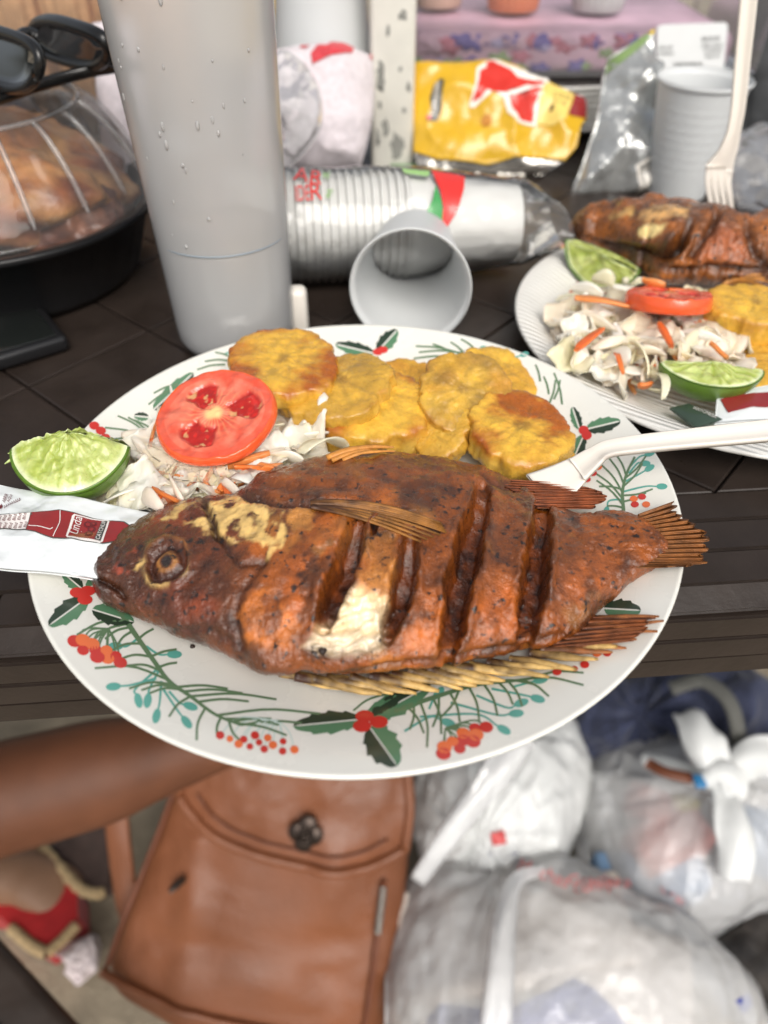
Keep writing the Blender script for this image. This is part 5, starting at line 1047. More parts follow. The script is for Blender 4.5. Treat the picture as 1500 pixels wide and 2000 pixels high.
for i in range(8):
    if base is None: base = disp_plate((PL[0] - .01, PL[1] - .02, .0), .125, 'white disposable plate in the stack behind the yellow snack bag', 'stacked white plates behind the snack bag', 'stacked_plate', False); o = base
    else: o = base.copy(); COL.objects.link(o)
    o.location.z = ORG[base.name][2] + .0050 * i
    o.location.x = ORG[base.name][0] + .002 * math.sin(i * 2.1)
FLW = thing('flowered_wrap', 'pink and purple flowered layer low inside the clear cupcake box above the stacked plates', 'wrap', (PL[0], PL[1], .052))
M_pk = pm('wrap_pink', srgb(208, 172, 190), .5, .3, 26, .001, 40); M_pu = pm('wrap_purple', srgb(112, 98, 168), .5, .25, 40, .001, 40); M_gn = pm('wrap_green', srgb(146, 168, 120), .5, .25, 40, .001, 40)
V, Fc = rbox((PL[0] + .002, PL[1], .0705), (.300, .20, .033), None, .010, 4); mk('cover', V, Fc, M_pk, FLW)
M_pl2 = pm('wrap_lilac', srgb(176, 164, 200), .5, .25, 40, .001, 40); M_pk2 = pm('wrap_rose', srgb(196, 120, 140), .5, .25, 40, .001, 40)
r2 = random.Random(14)
yf = PL[1] - .10 - .0006
for i in range(64):
    x = PL[0] + r2.uniform(-.145, .145); z = .0705 + r2.choice([-.013, -.011, .008, .009, r2.uniform(-.012, .012)]); a = r2.uniform(.006, .013); m = (M_pu, M_gn, M_pu, M_pl2)[i % 4] if z < .065 else (M_pk2, M_pu, M_pk, M_gn, M_pl2)[i % 5]
    n = 5; o = [(x + a * (1 + .28 * math.cos(n * t)) * math.cos(t), z + a * .55 * (1 + .28 * math.cos(n * t)) * math.sin(t)) for t in np.linspace(0, 2 * math.pi, 26, endpoint=False)]; o = [(p, min(max(q, .0555), .0855)) for p, q in o]
    c = np.mean(o, 0); V = [(c[0], yf - .0022, c[1])] + [(p, yf - .0004 * (i % 7) / 7, q) for p, q in o]; V += [(p, yf + .012, q) for p, q in o]; N = 26
    mk('printed_flower', V, [(0, 1 + k, 1 + (k + 1) % N) for k in range(N)] + [(1 + k, 1 + N + k, 1 + N + (k + 1) % N, 1 + (k + 1) % N) for k in range(N)], m, FLW)
M_box = film('box_clear', (.97, .97, .97), .93, .3, .06, .8, .0004, 30, edge=.2)
def clear_box(c, size, label, wav=.0012):
    V, Fc = rbox(c, size, None, .008, 3); o = mk('clear_box', V, Fc, M_box, None, label=label, cat='food box'); return o
def cupcake(x, y, z, r, h, col, label, top):
    t = thing('cupcake', label, 'cupcake', (x, y, z))
    V, Fc = lathe([(0, .0), (r * .78, .0), (r * .8, .001), (r, h), (r * .97, h), (0, h * .96)], 96, (x, y, z), mod=lambda a, zz: 1 + .025 * math.cos(a * 24)); mk('paper_case', V, Fc, pm('case_' + name_of(col), col, .7, .1, 60), t)
    V, Fc = lathe([(r * 1.0, h * .98), (r * 1.08, h * 1.08), (r * .95, h * 1.3), (r * .6, h * 1.5), (0, h * 1.58)], 48, (x, y, z)); mk('cake_top', V + .0015 * fbm(V, 120, 3, 3)[:, None], Fc, pm('top_' + name_of(top), top, .7, .3, 60, .001, 120), t)
def name_of(c): return '%02d%02d%02d' % tuple(int(min(.99, v) * 99) for v in c)
clear_box((.178, .8945, .1095), (.345, .22, .114), 'clear plastic box of cupcakes with a white price sticker, standing on the stacked plates')
cupcake(.128, .880, .092, .030, .034, srgb(196, 112, 72), 'cupcake in an orange paper case inside the clear box', srgb(190, 130, 80))
cupcake(.212, .880, .092, .030, .034, srgb(176, 178, 176), 'cupcake in a grey paper case inside the clear box', srgb(206, 196, 176))
cupcake(.055, .900, .092, .028, .034, srgb(200, 170, 150), 'cupcake in a pale case at the left inside the clear box', srgb(200, 160, 110))
# price sticker
SK = thing('price_sticker', 'white price sticker with a barcode stuck on the clear box corner', 'sticker', PY(1350, 150, .784)); ys = .7838
M_stk = pm('sticker_white', srgb(236, 238, 238), .45, .02)
def skp(poly, mat, name, dy=0.0):
    V2, Fc = tri2d(poly, 60); A = np.array([PY(a, b, ys - dy) for a, b in V2]); n = len(A)
    if dy == 0:
        B = A + [0, .0012, 0]; m = len(poly); mk(name, np.vstack([A, B]), Fc + [tuple(i + n for i in f[::-1]) for f in Fc] + [(k, (k + 1) % m, (k + 1) % m + n, k + n) for k in range(m)], mat, SK, False)
    else: mk(name, A, Fc, mat, SK)
skp([(1284, 52), (1296, 48), (1416, 44), (1422, 50), (1412, 150), (1290, 160), (1282, 100)], M_stk, 'label_paper')
for s, a, b, h in (('$650.00', (1371, 82), (1406, 80), 10), ('UND. 00.35', (1371, 94), (1412, 92), 8), ('01/09/24', (1376, 104), (1410, 102), 7), ('PRECIO', (1378, 114), (1406, 112), 6), ('$650.00', (1287, 97), (1314, 96), 7), ('01/09/24', (1287, 108), (1316, 107), 7), ('CONSERVAR REFRIGERADO', (1292, 152), (1390, 148), 5)):
    Vt, Ft = text_px(s, a, b, h, 2); mk('lettering', np.array([PY(x, y, ys - .0005) for x, y in Vt]), Ft, M_gry, SK)
r2 = random.Random(4); x = 1316
while x < 1372:
    w = r2.choice([1, 1.6, 2.4]); skp([(x, 122), (x + w, 122), (x + w, 138), (x, 138)], M_gry, 'barcode_bar', .0005); x += w + r2.choice([1.2, 1.8, 2.6])
# box of pastries at the top left
clear_box((-.33, .80, .095), (.34, .16, .19), 'clear plastic box of striped pastries at the back left behind the sunglasses')
M_pas = pm('pastry', srgb(206, 158, 112), .7, .25, 60, .002, 120)
for i in range(7):
    x = -.47 + i * .047; V, Fc = lathe([(0, 0), (.019, 0), (.0235, .12), (.0225, .14), (.014, .152), (0, .156)], 72, (x, .79, .004), mod=lambda a, z: 1 + .05 * math.cos(a * 12)); mk('pastry', V, Fc, M_pas, None, label='ribbed golden pastry inside the clear box at the back left', cat='pastry', group='pastries in the clear box at the back left')
# yellow snack pouch behind the towel
V, Fc = Pillow(PY(508, -40, .80), PY(548, -40, .80), PY(540, 240, .78), PY(512, 240, .78), .012, .003, 30, 3, 24, 24).mesh(); mk('pouch', V, Fc, M_yel, None, label='yellow and orange pouch peeking out beside the top of the bottle', cat='pouch')
# dark bag and crumpled clear plastic at the right edge
V, Fc = Pillow(PY(1450, -120, .86), PY(1640, -120, .86), PY(1640, 260, .80), PY(1452, 260, .80), .05, .004, 20, 3, 40, 40).mesh(); mk('dark_bag', V, Fc, pm('dark_cloth', srgb(62, 64, 66), .8, .3, 40, .001, 90), None, label='dark grey bag standing at the far right edge behind the forks', cat='bag')
V, Fc = Pillow(PY(1415, 265, .72), PY(1600, 250, .74), PY(1600, 440, .60), PY(1430, 420, .60), .016, .004, 40, 61, 60, 60, ridge=1.2, rnd=.5).mesh(); mk('clear_bag', V, Fc, M_clear, None, label='crumpled clear plastic lying on the table at the right edge beyond the ribbed plate', cat='plastic bag')

# ------------------------------------------------------------------ second plate and its meal
P2 = np.array([.209, .392]); P2R = .1294
disp_plate((P2[0], P2[1], .001), P2R, 'white ribbed disposable plate of fried fish, slaw and lime at the right')
F2 = thing('fried_fish', 'dark brown broken piece of fried fish at the back of the ribbed plate', 'fried fish', P(1320, 540, .012))
def fish2():
    xs = np.linspace(1112, 1640, 190); far = interp([(1112, 438), (1124, 412), (1150, 396), (1200, 388), (1260, 386), (1330, 394), (1400, 410), (1450, 420), (1500, 414), (1560, 418), (1640, 450)], xs); near = interp([(1112, 444), (1130, 462), (1180, 490), (1230, 522), (1290, 556), (1340, 566), (1420, 566), (1500, 568), (1580, 560), (1640, 520)], xs)
    near = smooth1(near, 5, 2) + 4 * fbm(np.stack([xs / 20, 0 * xs, 0 * xs], 1), 1, 3, 3); far = smooth1(far, 5, 2) + 3 * fbm(np.stack([xs / 18, 0 * xs + 4, 0 * xs], 1), 1, 3, 5)
    T = interp([(1112, .004), (1140, .012), (1200, .019), (1300, .023), (1450, .024), (1600, .016), (1640, .006)], xs); zb = interp([(1112, .020), (1180, .012), (1640, .009)], xs)
    V, Nn, st = lens_body(xs, far, near, zb, T, 120, 24, -22, 205); px, py = proj(V); S = V.shape[:2]; top = (st > -.35)[None, :] * np.ones(S)
    disp = .0018 * fbm(V, 55, 3, 4) + .0011 * fbm(V, 150, 3, 6) + .0004 * fbm(V, 500, 3, 8)
    k = np.clip(.5 + .7 * fbm(V, 60, 4, 9), 0, 1)[..., None]; c = lerp(np.array(srgb(88, 50, 22)), np.array(srgb(166, 96, 36)), k)
    a = poly_soft(px, py, [(1140, 470), (1200, 478), (1262, 486), (1310, 474), (1340, 448), (1345, 470), (1300, 520), (1240, 540), (1180, 520), (1140, 500)], 9) * top; disp -= .012 * a; c = lerp(c, np.array(srgb(70, 44, 28)), (a * .8)[..., None])
    for pl, w, cc, am in (([(1250, 412), (1300, 396), (1345, 404), (1340, 424), (1300, 430), (1255, 436)], 6, srgb(212, 166, 104), .8), ([(1250, 448), (1268, 438), (1300, 440), (1290, 456), (1262, 466), (1248, 462)], 5, srgb(232, 208, 140), .95), ([(1190, 416), (1240, 406), (1236, 416), (1200, 424)], 4, srgb(206, 168, 100), .7), ([(1385, 450), (1410, 440), (1450, 450), (1470, 500), (1430, 520), (1370, 515), (1355, 500)], 14, srgb(170, 92, 48), .7)):
        a = poly_soft(px + 5 * fbm(V, 200, 3, 5), py + 5 * fbm(V, 200, 3, 6), pl, w) * top; c = lerp(c, np.array(cc), (a * am)[..., None])
    for pl, w, d0 in (([(1345, 440), (1330, 480), (1290, 515)], 10, .005), ([(1400, 420), (1385, 450), (1350, 500)], 9, .005), ([(1460, 440), (1475, 500), (1500, 520)], 9, .004), ([(1295, 530), (1400, 524), (1500, 530)], 8, .004)):
        d, t, sg = seg_dist(px, py, pl); f = np.exp(-(d / w) ** 2) * top; disp -= d0 * f; c = lerp(c, C_DK, (.7 * f)[..., None])
    V = V + Nn * (disp * np.clip(st + .9, 0, 1)[None, :])[..., None]; V[..., 2] = np.maximum(V[..., 2], .009)
    n, m = S; mk('body', V.reshape(-1, 3), gridf(n, m, wv=True) + [tuple(range(m))[::-1], tuple(range((n - 1) * m, n * m))], M_skin, F2, col=np.clip(c.reshape(-1, 3), 0, 1))
fish2()
for i in range(7):
    a, b = P(1405 + 2 * i, 562 - i, .022), P(1470 + 8 * i - (i > 4) * 20, 524 + 7 * i, .030); pth = np.array([a + (b - a) * s + np.array([0, 0, .003 * math.sin(s * 3)]) for s in np.linspace(0, 1, 8)]); V, Fc = tube(pth, np.linspace(.001, .0006, 8), 6); mk('fin_ray', V, Fc, M_fin, F2, col=grad_col(8, 6, C_GOLD2 * .8, C_GOLD2, i))
SL2, rr = slaw('coleslaw', 'cabbage and carrot slaw heaped at the front of the ribbed plate', [(1060, 650), (1085, 610), (1110, 575), (1150, 555), (1250, 540), (1300, 600), (1400, 610), (1450, 660), (1460, 700), (1400, 720), (1320, 720), (1290, 760), (1230, 750), (1180, 715), (1100, 680)], lambda x, y, r: .013 + r.random() * (.014 if x > 1120 else .008), 150, 23, .13, 1.0, .014, .032)
for i in range(36):
    x, y = rr.uniform(1100, 1440), rr.uniform(590, 720); leaf_piece(SL2, (x, y), .022 + .006 * rr.random(), rr.uniform(.014, .030), rr.uniform(.010, .02), rr.uniform(-1.5, 1.5), rr.uniform(.1, .5), rr.uniform(.3, 1.1), rr, rr.choice(CAB))
for a, b, z, w in (((1112, 582), (1225, 592), .034, .006), ((1120, 690), (1150, 640), .032, .005), ((1285, 625), (1322, 672), .036, .0042), ((1385, 665), (1435, 690), .035, .004), ((1245, 750), (1270, 745), .022, .006), ((1250, 545), (1290, 562), .036, .007), ((1300, 565), (1345, 560), .036, .004)):
    A, B = P(*a, z), P(*b, z); shred(SL2, (A + B) / 2, np.linalg.norm(B - A), w, .002, math.atan2(B[1] - A[1], B[0] - A[0]), 0.0, .15, CAR[int(a[0]) % 3], 'carrot_shred', rr, .4)
tomato((1308, 572), 80, .0400, .0085, (.02, .33, 1), 'tomato slice seen nearly edge-on, lying on the slaw of the ribbed plate', 5, .9)
lime((1176, 515), .0230, .0205, -.75, .55, 'lime wedge at the back left of the ribbed plate, beside the fried fish', 1.5, 0, 11, 0, 1.25, .1)
lime((1386, 744), .0245, .0178, -.06, -.62, 'lime wedge lying like a boat at the front of the ribbed plate', 1.75, 0, 13, .1, 1.42, .05)
g2 = 'fried plantain slices on the ribbed plate'
tostone((1475, 655), 66, .0220, .012, (0, -.2, 1), 'fried plantain slice under the topmost one at the right edge of the ribbed plate', .2, .4, 105, .95, group=g2, pal=(.9, .85, .8))
tostone((1476, 590), 92, .0360, .015, (0, -.1, 1), 'topmost yellow fried plantain slice beside the edge-on tomato slice', .2, .1, 113, .8, group=g2)
tostone((1510, 725), 62, .0240, .012, (-.1, -.2, 1), 'lower yellow fried plantain slice right of the boat-shaped lime wedge', .2, .1, 121, 1, group=g2)
# sauce packets under the lime
S2 = Pillow(P(1400, 770, .0205), P(1560, 745, .022), P(1560, 815, .020), P(1395, 828, .0190), .003, .0005, 60, 15, 40, 30); V, Fc = S2.mesh(); K2 = mk('sauce_packet', V, Fc, M_pack, None, label='white sauce packet with a maroon print at the front edge of the ribbed plate', cat='sauce packet')
V2, Fc = tri2d([(1405, 785), (1470, 772), (1520, 770), (1520, 800), (1470, 800), (1420, 812)], 12); mk('maroon_print', S2.on(V2, .0005), Fc, M_mar, K2)
S3 = Pillow(P(1308, 798, .0185), P(1345, 790, .0195), P(1412, 822, .0195), P(1360, 838, .0185), .0025, .0004, 60, 16, 40, 30); V, Fc = S3.mesh(); K3 = mk('sauce_packet', V, Fc, pm('packet_green', srgb(58, 74, 62), .3, .1, coat=.4), None, label='dark green sauce packet at the front edge of the ribbed plate', cat='sauce packet')
Vt, Ft = text_px('MAYONESA', (1352, 806), (1396, 824), 7, .6); mk('lettering', S3.on(Vt, .0005), Ft, M_wht, K3)
# fork stuck upright in the broken fish
F3 = thing('plastic_fork', 'white plastic fork stuck tines-down in the broken fish, handle standing up', 'fork', PY(1408, 412, .50)); up3 = np.array([-.2, -1.0, .1])
hp = spline([PY(1404, 330, .512), PY(1425, 285, .512), PY(1440, 220, .514), PY(1450, 120, .518), PY(1462, 0, .522), PY(1474, -140, .528)], 40)
sweep(hp, interp([(0, .0185), (.12, .0125), (.3, .0082), (1, .0100)], np.linspace(0, 1, 40)), np.full(40, .003), up3, 'handle', F3, M_fork, fold=.5)
for k in range(4):
    x = 1384 + 13 * k; pth = spline([PY(x + 2, 325, .512), PY(x - 1, 355, .510), PY(x + 3, 385, .508), PY(x + 8, 425 - (3 - k) * 6, .506)], 10); sweep(pth, interp([(0, .0046), (1, .0024)], np.linspace(0, 1, 10)), np.full(10, .0022), up3, 'tine', F3, M_fork, fold=.15)
# ------------------------------------------------------------------ under the table: backpack
M_lea = pm('leather', srgb(124, 76, 50), .42, .25, 9, .0007, 260, spec=.4, rvar=.12)
M_lea2 = pm('leather_trim', srgb(104, 60, 40), .45, .2, 30, .0006, 260, spec=.4)
M_met = pm('dark_metal', srgb(60, 50, 44), .35, .3, 60, metal=.7); M_zip = pm('zip_metal', srgb(150, 146, 140), .3, .2, 200, metal=.9)
def backpack():
    Bc, Tc = P(478, 1985, -.650), P(602, 1470, -.455); U = Tc - Bc; H = np.linalg.norm(U); U = U / H; X = np.array([1.0, .02, 0]); X -= U * (X @ U); X /= np.linalg.norm(X); N = np.cross(X, U); N = N if N @ (np.array([0, 0, CAM_H]) - Bc) > 0 else -N
    t = thing('backpack', 'brown leather backpack with a rounded flap standing under the table edge', 'backpack', Bc + np.array([0, .06, -.07]))
    na, nv = 110, 90; V = np.zeros((nv, na, 3)); A = np.linspace(0, 2 * math.pi, na, endpoint=False)
    def half(v): return np.interp(v, [-.06, -.02, .05, .3, .6, .9, 1.05, 1.12], [.100, .142, .150, .142, .130, .120, .105, .04])
    def front(a, v, d=0.0):   # a: across -1..1 of the front panel
        w = half(v); b = .016 * (1 - abs(a) ** 2.4) + .010 * math.exp(-((v - .22) / .2) ** 2) * (1 - a * a)
        fold = .0045 * math.exp(-((a + .55 - .5 * (.35 - v)) / .10) ** 2) * (1 if v < .62 else 0) - .004 * math.exp(-((v - .30 - .12 * a) / .05) ** 2) * (1 - a * a)
        return Bc + U * (v * H) + X * (a * w) + N * (b + fold + .006 * float(fbm(np.array([a * 2.2, v * 3.4, 0.0]), 1, 4, 3)) + d)
    for i, v in enumerate(np.linspace(-.06, 1.12, nv)):
        w = half(v); D = .10 * (1 - .25 * max(0, v - .8))
        for j, a in enumerate(A):
            c, s = math.cos(a), math.sin(a); q = abs(c) ** .45 * np.sign(c)
            if s >= 0: p = front(q * .995, v) + N * (-(1 - s ** .5) * .030)
            else: p = Bc + U * (v * H) + X * (q * w) + N * (-.030 - D * abs(s) ** .6)
            V[i, j] = p
    Fc = gridf(nv, na, wv=True) + [tuple(range(na)), tuple(range((nv - 1) * na, nv * na))]
    mk('body', V.reshape(-1, 3), Fc, M_lea, t)
    # flap with a rolled edge
    def outline(a): return .655 - .0 + .10 * abs(a) ** 3.2 - .02 * (1 - a * a)
    nu, nw = 60, 50; Fv = np.zeros((nu, nw, 3))
    for i, a in enumerate(np.linspace(-.93, .93, nu)):
        lo = outline(a / .93)
        for j, s in enumerate(np.linspace(0, 1, nw)): Fv[i, j] = front(a, lo + (1.10 - lo) * s, .0075 + .003 * math.sin(min(1, s * 3) * 1.57))
    Bv = Fv - N * .004; k = nu * nw; Fc = gridf(nu, nw); Fc = Fc + [tuple(q + k for q in f[::-1]) for f in Fc]
    rim = [i * nw for i in range(nu)] + [(nu - 1) * nw + j for j in range(1, nw)] + [i * nw + nw - 1 for i in range(nu - 2, -1, -1)] + [j for j in range(nw - 2, 0, -1)]; Fc += [(rim[i], rim[(i + 1) % len(rim)], rim[(i + 1) % len(rim)] + k, rim[i] + k) for i in range(len(rim))]
    fl = mk('flap', np.vstack([Fv.reshape(-1, 3), Bv.reshape(-1, 3)]), Fc, M_lea, t)
    edge = np.array([front(-.93, 1.05 - q, .010) for q in np.linspace(0, .30, 10)] + [front(a, outline(a / .93), .010) for a in np.linspace(-.93, .93, 50)] + [front(.93, .75 + q, .010) for q in np.linspace(0, .30, 10)])
    V1, F1 = tube(edge, .0052, 10); mk('flap_edge', V1, F1, M_lea, fl)
    inner = np.array([front(a * .84, outline(a) + .055, .0125) for a in np.linspace(-.93, .93, 50)]); V1, F1 = tube(inner, .0014, 6); mk('stitching', V1, F1, M_lea2, fl)
    # four-petalled dark clasp
    def fp(px, py, d):
        o = np.array([0, 0, CAM_H]); dd = ray(px, py); tt = ((Bc + N * (.016 + d) - o) @ N) / (dd @ N); return o + dd * tt
    cl = thing; m = MB()
    cen = fp(597, 1629, .020)
    for q in ((0, 1), (1, 0), (0, -1), (-1, 0), (0, 0)):
        Vc, Fc = lathe([(0, .0012), (.0085, .0012), (.0092, .0004), (.0092, -.004), (0, -.012)], 20, cen + X * q[0] * .0078 + U * q[1] * .0085, N); m.add(Vc, Fc)
    m.build('clasp', M_met, fl)
    # bottom gusset seam, side zip and seams
    sm = np.array([front(a, .055 + .02 * (1 - a * a) * -1, .0035) for a in np.linspace(-1, 1, 50)]); V1, F1 = tube(sm, .0045, 10); mk('bottom_piping', V1, F1, M_lea, t)
    sm = np.array([front(-.985, v, -.004) for v in np.linspace(.04, .95, 40)]); V1, F1 = tube(sm, .0028, 8); mk('side_piping', V1, F1, M_lea2, t)
    sm = np.array([front(.80, v, .002) for v in np.linspace(.03, .62, 30)]); V1, F1 = tube(sm, .003, 8); mk('side_piping', V1, F1, M_lea2, t)
    zt = np.array([front(.80, v, .0055) for v in np.linspace(.44, .60, 14)])
    for q in zt: V1, F1 = rbox(q, (.0075, .0022, .0035), (X, U, N), .0006, 1); mk('zip_tooth', V1, F1, M_zip, t)
    V1, F1 = tube([fp(332, 1740, .004), fp(345, 1728, .006), fp(362, 1715, .004)], [.003, .0045, .003], 10, .6); mk('rivet', V1, F1, M_met, t)
    # shoulder strap hanging loose at its left
    c = spline([P(225, 1560, -.52), P(232, 1640, -.55), P(242, 1720, -.585), P(255, 1790, -.61), P(280, 1850, -.63), P(320, 1885, -.64)], 30)
    Tn, Aa, Bb = frames(c); V1 = []
    for p, a, b in zip(c, Aa, Bb):
        for x, y in ((-1, -.5), (-1, .5), (-.8, 1), (.8, 1), (1, .5), (1, -.5)): V1.append(p + X * x * .013 + np.array([0, -.3, .95]) * y * .004)
    mk('strap', np.array(V1), gridf(30, 6, wv=True) + [tuple(range(6)), tuple(range(174, 180))], M_lea, t)
backpack()

# ------------------------------------------------------------------ people at the left edge
M_sk = pm('skin', srgb(100, 62, 42), .55, .3, 16, .0004, 700, spec=.35, sss=.12, sssr=.006); M_sk2 = pm('skin_pale', srgb(150, 116, 92), .5, .1, 30, .0002, 500, spec=.35, sss=.12, sssr=.006)
def skin(name, nodes, edges, mat, parent, root=0, sub=2):
    me = bpy.data.meshes.new(name); me.from_pydata([tuple(n[0]) for n in nodes], edges, []); o = bpy.data.objects.new(name + '_tmp', me); COL.objects.link(o)
    md = o.modifiers.new('s', 'SKIN'); md.use_smooth_shade = True
    for i, n in enumerate(nodes): v = me.skin_vertices[0].data[i]; r = n[1]; v.radius = r if isinstance(r, tuple) else (r, r); v.use_root = i == root
    ms = o.modifiers.new('u', 'SUBSURF'); ms.levels = sub; ms.render_levels = sub
    ev = o.evaluated_get(bpy.context.evaluated_depsgraph_get()); m2 = bpy.data.meshes.new_from_object(ev); V = np.array([v.co[:] for v in m2.vertices]); Fc = [tuple(p.vertices) for p in m2.polygons]
    bpy.data.objects.remove(o); bpy.data.meshes.remove(me); bpy.data.meshes.remove(m2); return mk(name, V, Fc, mat, parent)
AR = thing('person', 'bare brown arm of a person reaching in from the left behind the backpack flap', 'person', P(200, 1540, -.34))
z = -.34; nd = [(P(-520, 1660, z - .02), .060), (P(-250, 1615, z), .057), (P(-60, 1575, z), .053), (P(110, 1532, z), .047), (P(260, 1490, z), .040), (P(380, 1452, z), .033), (P(440, 1425, z), (.036, .024)), (P(490, 1400, z + .002), (.040, .018))]
ed = [(i, i + 1) for i in range(7)]
for k, (x, y, L) in enumerate(((530, 1428, 1.0), (542, 1406, 1.08), (542, 1384, 1.0), (530, 1362, .85))):
    b = len(nd); nd += [(P(x - 10, y, z - .004), .0098), (P(x + 32 * L, y + 4, z - .010), .0088), (P(x + 58 * L, y + 12, z - .026), .0078)]; ed += [(7, b), (b, b + 1), (b + 1, b + 2)]
b = len(nd); nd += [(P(462, 1470, z - .006), .012), (P(500, 1478, z - .016), .0104), (P(530, 1474, z - .026), .0090)]; ed += [(6, b), (b, b + 1), (b + 1, b + 2)]
skin('arm', nd, ed, M_sk, AR, 3)
FT = thing('person', 'bare ankle and foot of a person wearing a red espadrille at the left edge', 'person', P(-40, 1720, -.70))
zf = -.66
skin('leg', [(P(-420, 1560, -.44), .058), (P(-240, 1630, -.56), .046), (P(-110, 1690, -.63), .036), (P(-20, 1706, -.655), (.034, .034)), (P(45, 1712, -.668), (.034, .026)), (P(105, 1735, -.682), (.036, .018)), (P(150, 1770, -.69), (.030, .012))], [(i, i + 1) for i in range(6)], M_sk2, FT, 3)
M_red = pm('shoe_red', srgb(176, 34, 36), .7, .15, 80, .0006, 500, spec=.3, sheen=.2); M_rope = pm('rope_sole', srgb(196, 170, 128), .85, .3, 200, .002, 420); M_ins = pm('insole', srgb(84, 68, 62), .8, .3, 60)
def slab(poly, z0, z1, name, mat, parent, smooth=False):
    V2, Fc = tri2d(poly, 60); A = np.array([P(a, b, z1) for a, b in V2]); A[:, 2] += .0; B = A.copy(); B[:, 2] = z0; n, m = len(A), len(poly)
    ec = {}
    for f in Fc:
        for i in range(3): e = (f[i], f[(i + 1) % 3]); ec.setdefault(tuple(sorted(e)), []).append(e)
    Fs = list(Fc) + [tuple(i + n for i in f[::-1]) for f in Fc] + [(e[0][0], e[0][1], e[0][1] + n, e[0][0] + n) for e in ec.values() if len(e) == 1]
    return mk(name, np.vstack([A, B]), Fs, mat, parent, smooth)
sh = slab([(-60, 1742), (0, 1752), (60, 1716), (56, 1660), (76, 1654), (110, 1690), (150, 1736), (152, 1790), (120, 1830), (84, 1858), (40, 1832), (0, 1790), (-60, 1780)], -.722, -.672, 'shoe', M_red, FT)
ORG[sh.name] = ORG[FT.name]
for pts in ([(74, 1648), (98, 1672), (132, 1712), (160, 1738), (190, 1746), (204, 1740)], [(92, 1862), (120, 1838), (150, 1806)], [(92, 1862), (60, 1846), (20, 1812)]):
    c = spline([P(a, b, -.672) for a, b in pts], 40); V, Fc = tube(c, .0062 + .0009 * np.sin(np.arange(40) * 1.6), 10); mk('rope_sole', V, Fc, M_rope, sh)
IN = slab([(102, 1656), (125, 1625), (165, 1608), (205, 1612), (214, 1660), (212, 1726), (190, 1738), (160, 1728), (130, 1700)], -.724, -.694, 'dark_shoe', M_ins, None); tag(IN, 'dark worn shoe insole lying beside the red espadrille', 'shoe')
PPR = Pillow(P(112, 1848, -.700), P(178, 1826, -.690), P(196, 1890, -.700), P(150, 1930, -.722), .024, .008, 50, 17, 40, 40, ridge=1.4); V, Fc = PPR.mesh(); mk('crumpled_paper', V, Fc, pm('paper', srgb(218, 206, 206), .8, .1, 60), None, label='white crumpled paper on the ground beside the red shoe', cat='paper')
CH = thing('chair', 'dark brown plastic chair leg slanting across the bottom left corner', 'chair', P(90, 1900, -.60))
a, b = P(-120, 1700, -.46), P(260, 2110, -.52); d = (b - a) / np.linalg.norm(b - a); s = np.cross(d, [0, 0, 1]); s /= np.linalg.norm(s); u = np.cross(s, d)
V, Fc = rbox((a + b) / 2 - s * np.sign(s[0]) * .044, (np.linalg.norm(b - a) + .1, .086, .03), (d, s, u), .010, 4); mk('leg', V, Fc, M_table, CH)
V, Fc = rbox((a + b) / 2 - s * np.sign(s[0]) * .044 + u * .0155, (np.linalg.norm(b - a) + .06, .014, .004), (d, s, u), .0018, 2); mk('leg_ridge', V, Fc, M_table, CH)

# ------------------------------------------------------------------ plastic carrier bags on the ground
M_carr = film('carrier_film', srgb(252, 253, 254), .54, .15, .16, .9, .0022, 70); M_carr2 = film('carrier_film_white', srgb(244, 246, 245), .14, .15, .3, .7, .0012, 60)
M_blu = pm('blue_print', srgb(34, 54, 140), .45, .2, 20); M_cor = pm('coral', srgb(220, 140, 126), .5, .2, 20); M_bl2 = pm('slate_blue', srgb(120, 150, 184), .5, .2, 20); M_crm = pm('cream_stuff', srgb(216, 206, 196), .6, .2, 30)
def carrier(name, label, fa, ne, x0, x1, zb0, T0, knot, mat, seed, amp=.010, nr=13):
    xs = np.linspace(x0, x1, 170); far = smooth1(interp(fa, xs), 5, 2); near = smooth1(interp(ne, xs), 5, 2); env = np.clip(np.sin(np.pi * (xs - x0) / (x1 - x0)), 0.02, 1) ** .5
    V, Nn, st = lens_body(xs, far, near, np.full(len(xs), zb0) + T0 * (1 - env) * .5, T0 * env + .004, 130, 60, -60, 240); px, py = proj(V)
    dx, dy = px - knot[0], (py - knot[1]) * 1.15; r = np.hypot(dx, dy); a = np.arctan2(dy, dx); q = np.stack([np.cos(a) * nr / 3, np.sin(a) * nr / 3, r / 420 + seed], -1)
    rid = 1 - 2 * np.abs(vn(q, seed)); fall = np.exp(-r / 420); disp = amp * (rid * .5 * fall + .55 * fbm(V, 16, 3, seed + 2) + .22 * (1 - 2 * np.abs(vn(V * 34, seed + 4))) + .12 * (1 - 2 * np.abs(vn(V * 70, seed + 5))))
    V = V + Nn * disp[..., None]; n, m = V.shape[:2]; V[..., 2] = np.maximum(V[..., 2], -.728)
    o = mk(name, V.reshape(-1, 3), gridf(n, m, wv=True) + [tuple(range(m))[::-1], tuple(range((n - 1) * m, n * m))], mat, None, label=label, cat='plastic bag')
    sel = st > -.2; return o, V[:, sel], proj(V[:, sel]), V[:, sel]
def on_bag(B, V2, eps=.002):
    o, V, (X, Y), _ = B; out = []; Dp = V[..., 1] * _c - (V[..., 2] - CAM_H) * _s
    for x, y in V2:
        d = (X - x) ** 2 + (Y - y) ** 2; m = d < 90; i = np.argmin(np.where(m, Dp, 1e9)) if m.any() else np.argmin(d); p = V.reshape(-1, 3)[i]; w = p - np.array([0, 0, CAM_H]); zz = depth(p); dd = ray(x, y); out.append(np.array([0, 0, CAM_H]) + dd * (zz - eps))
    return np.array(out)
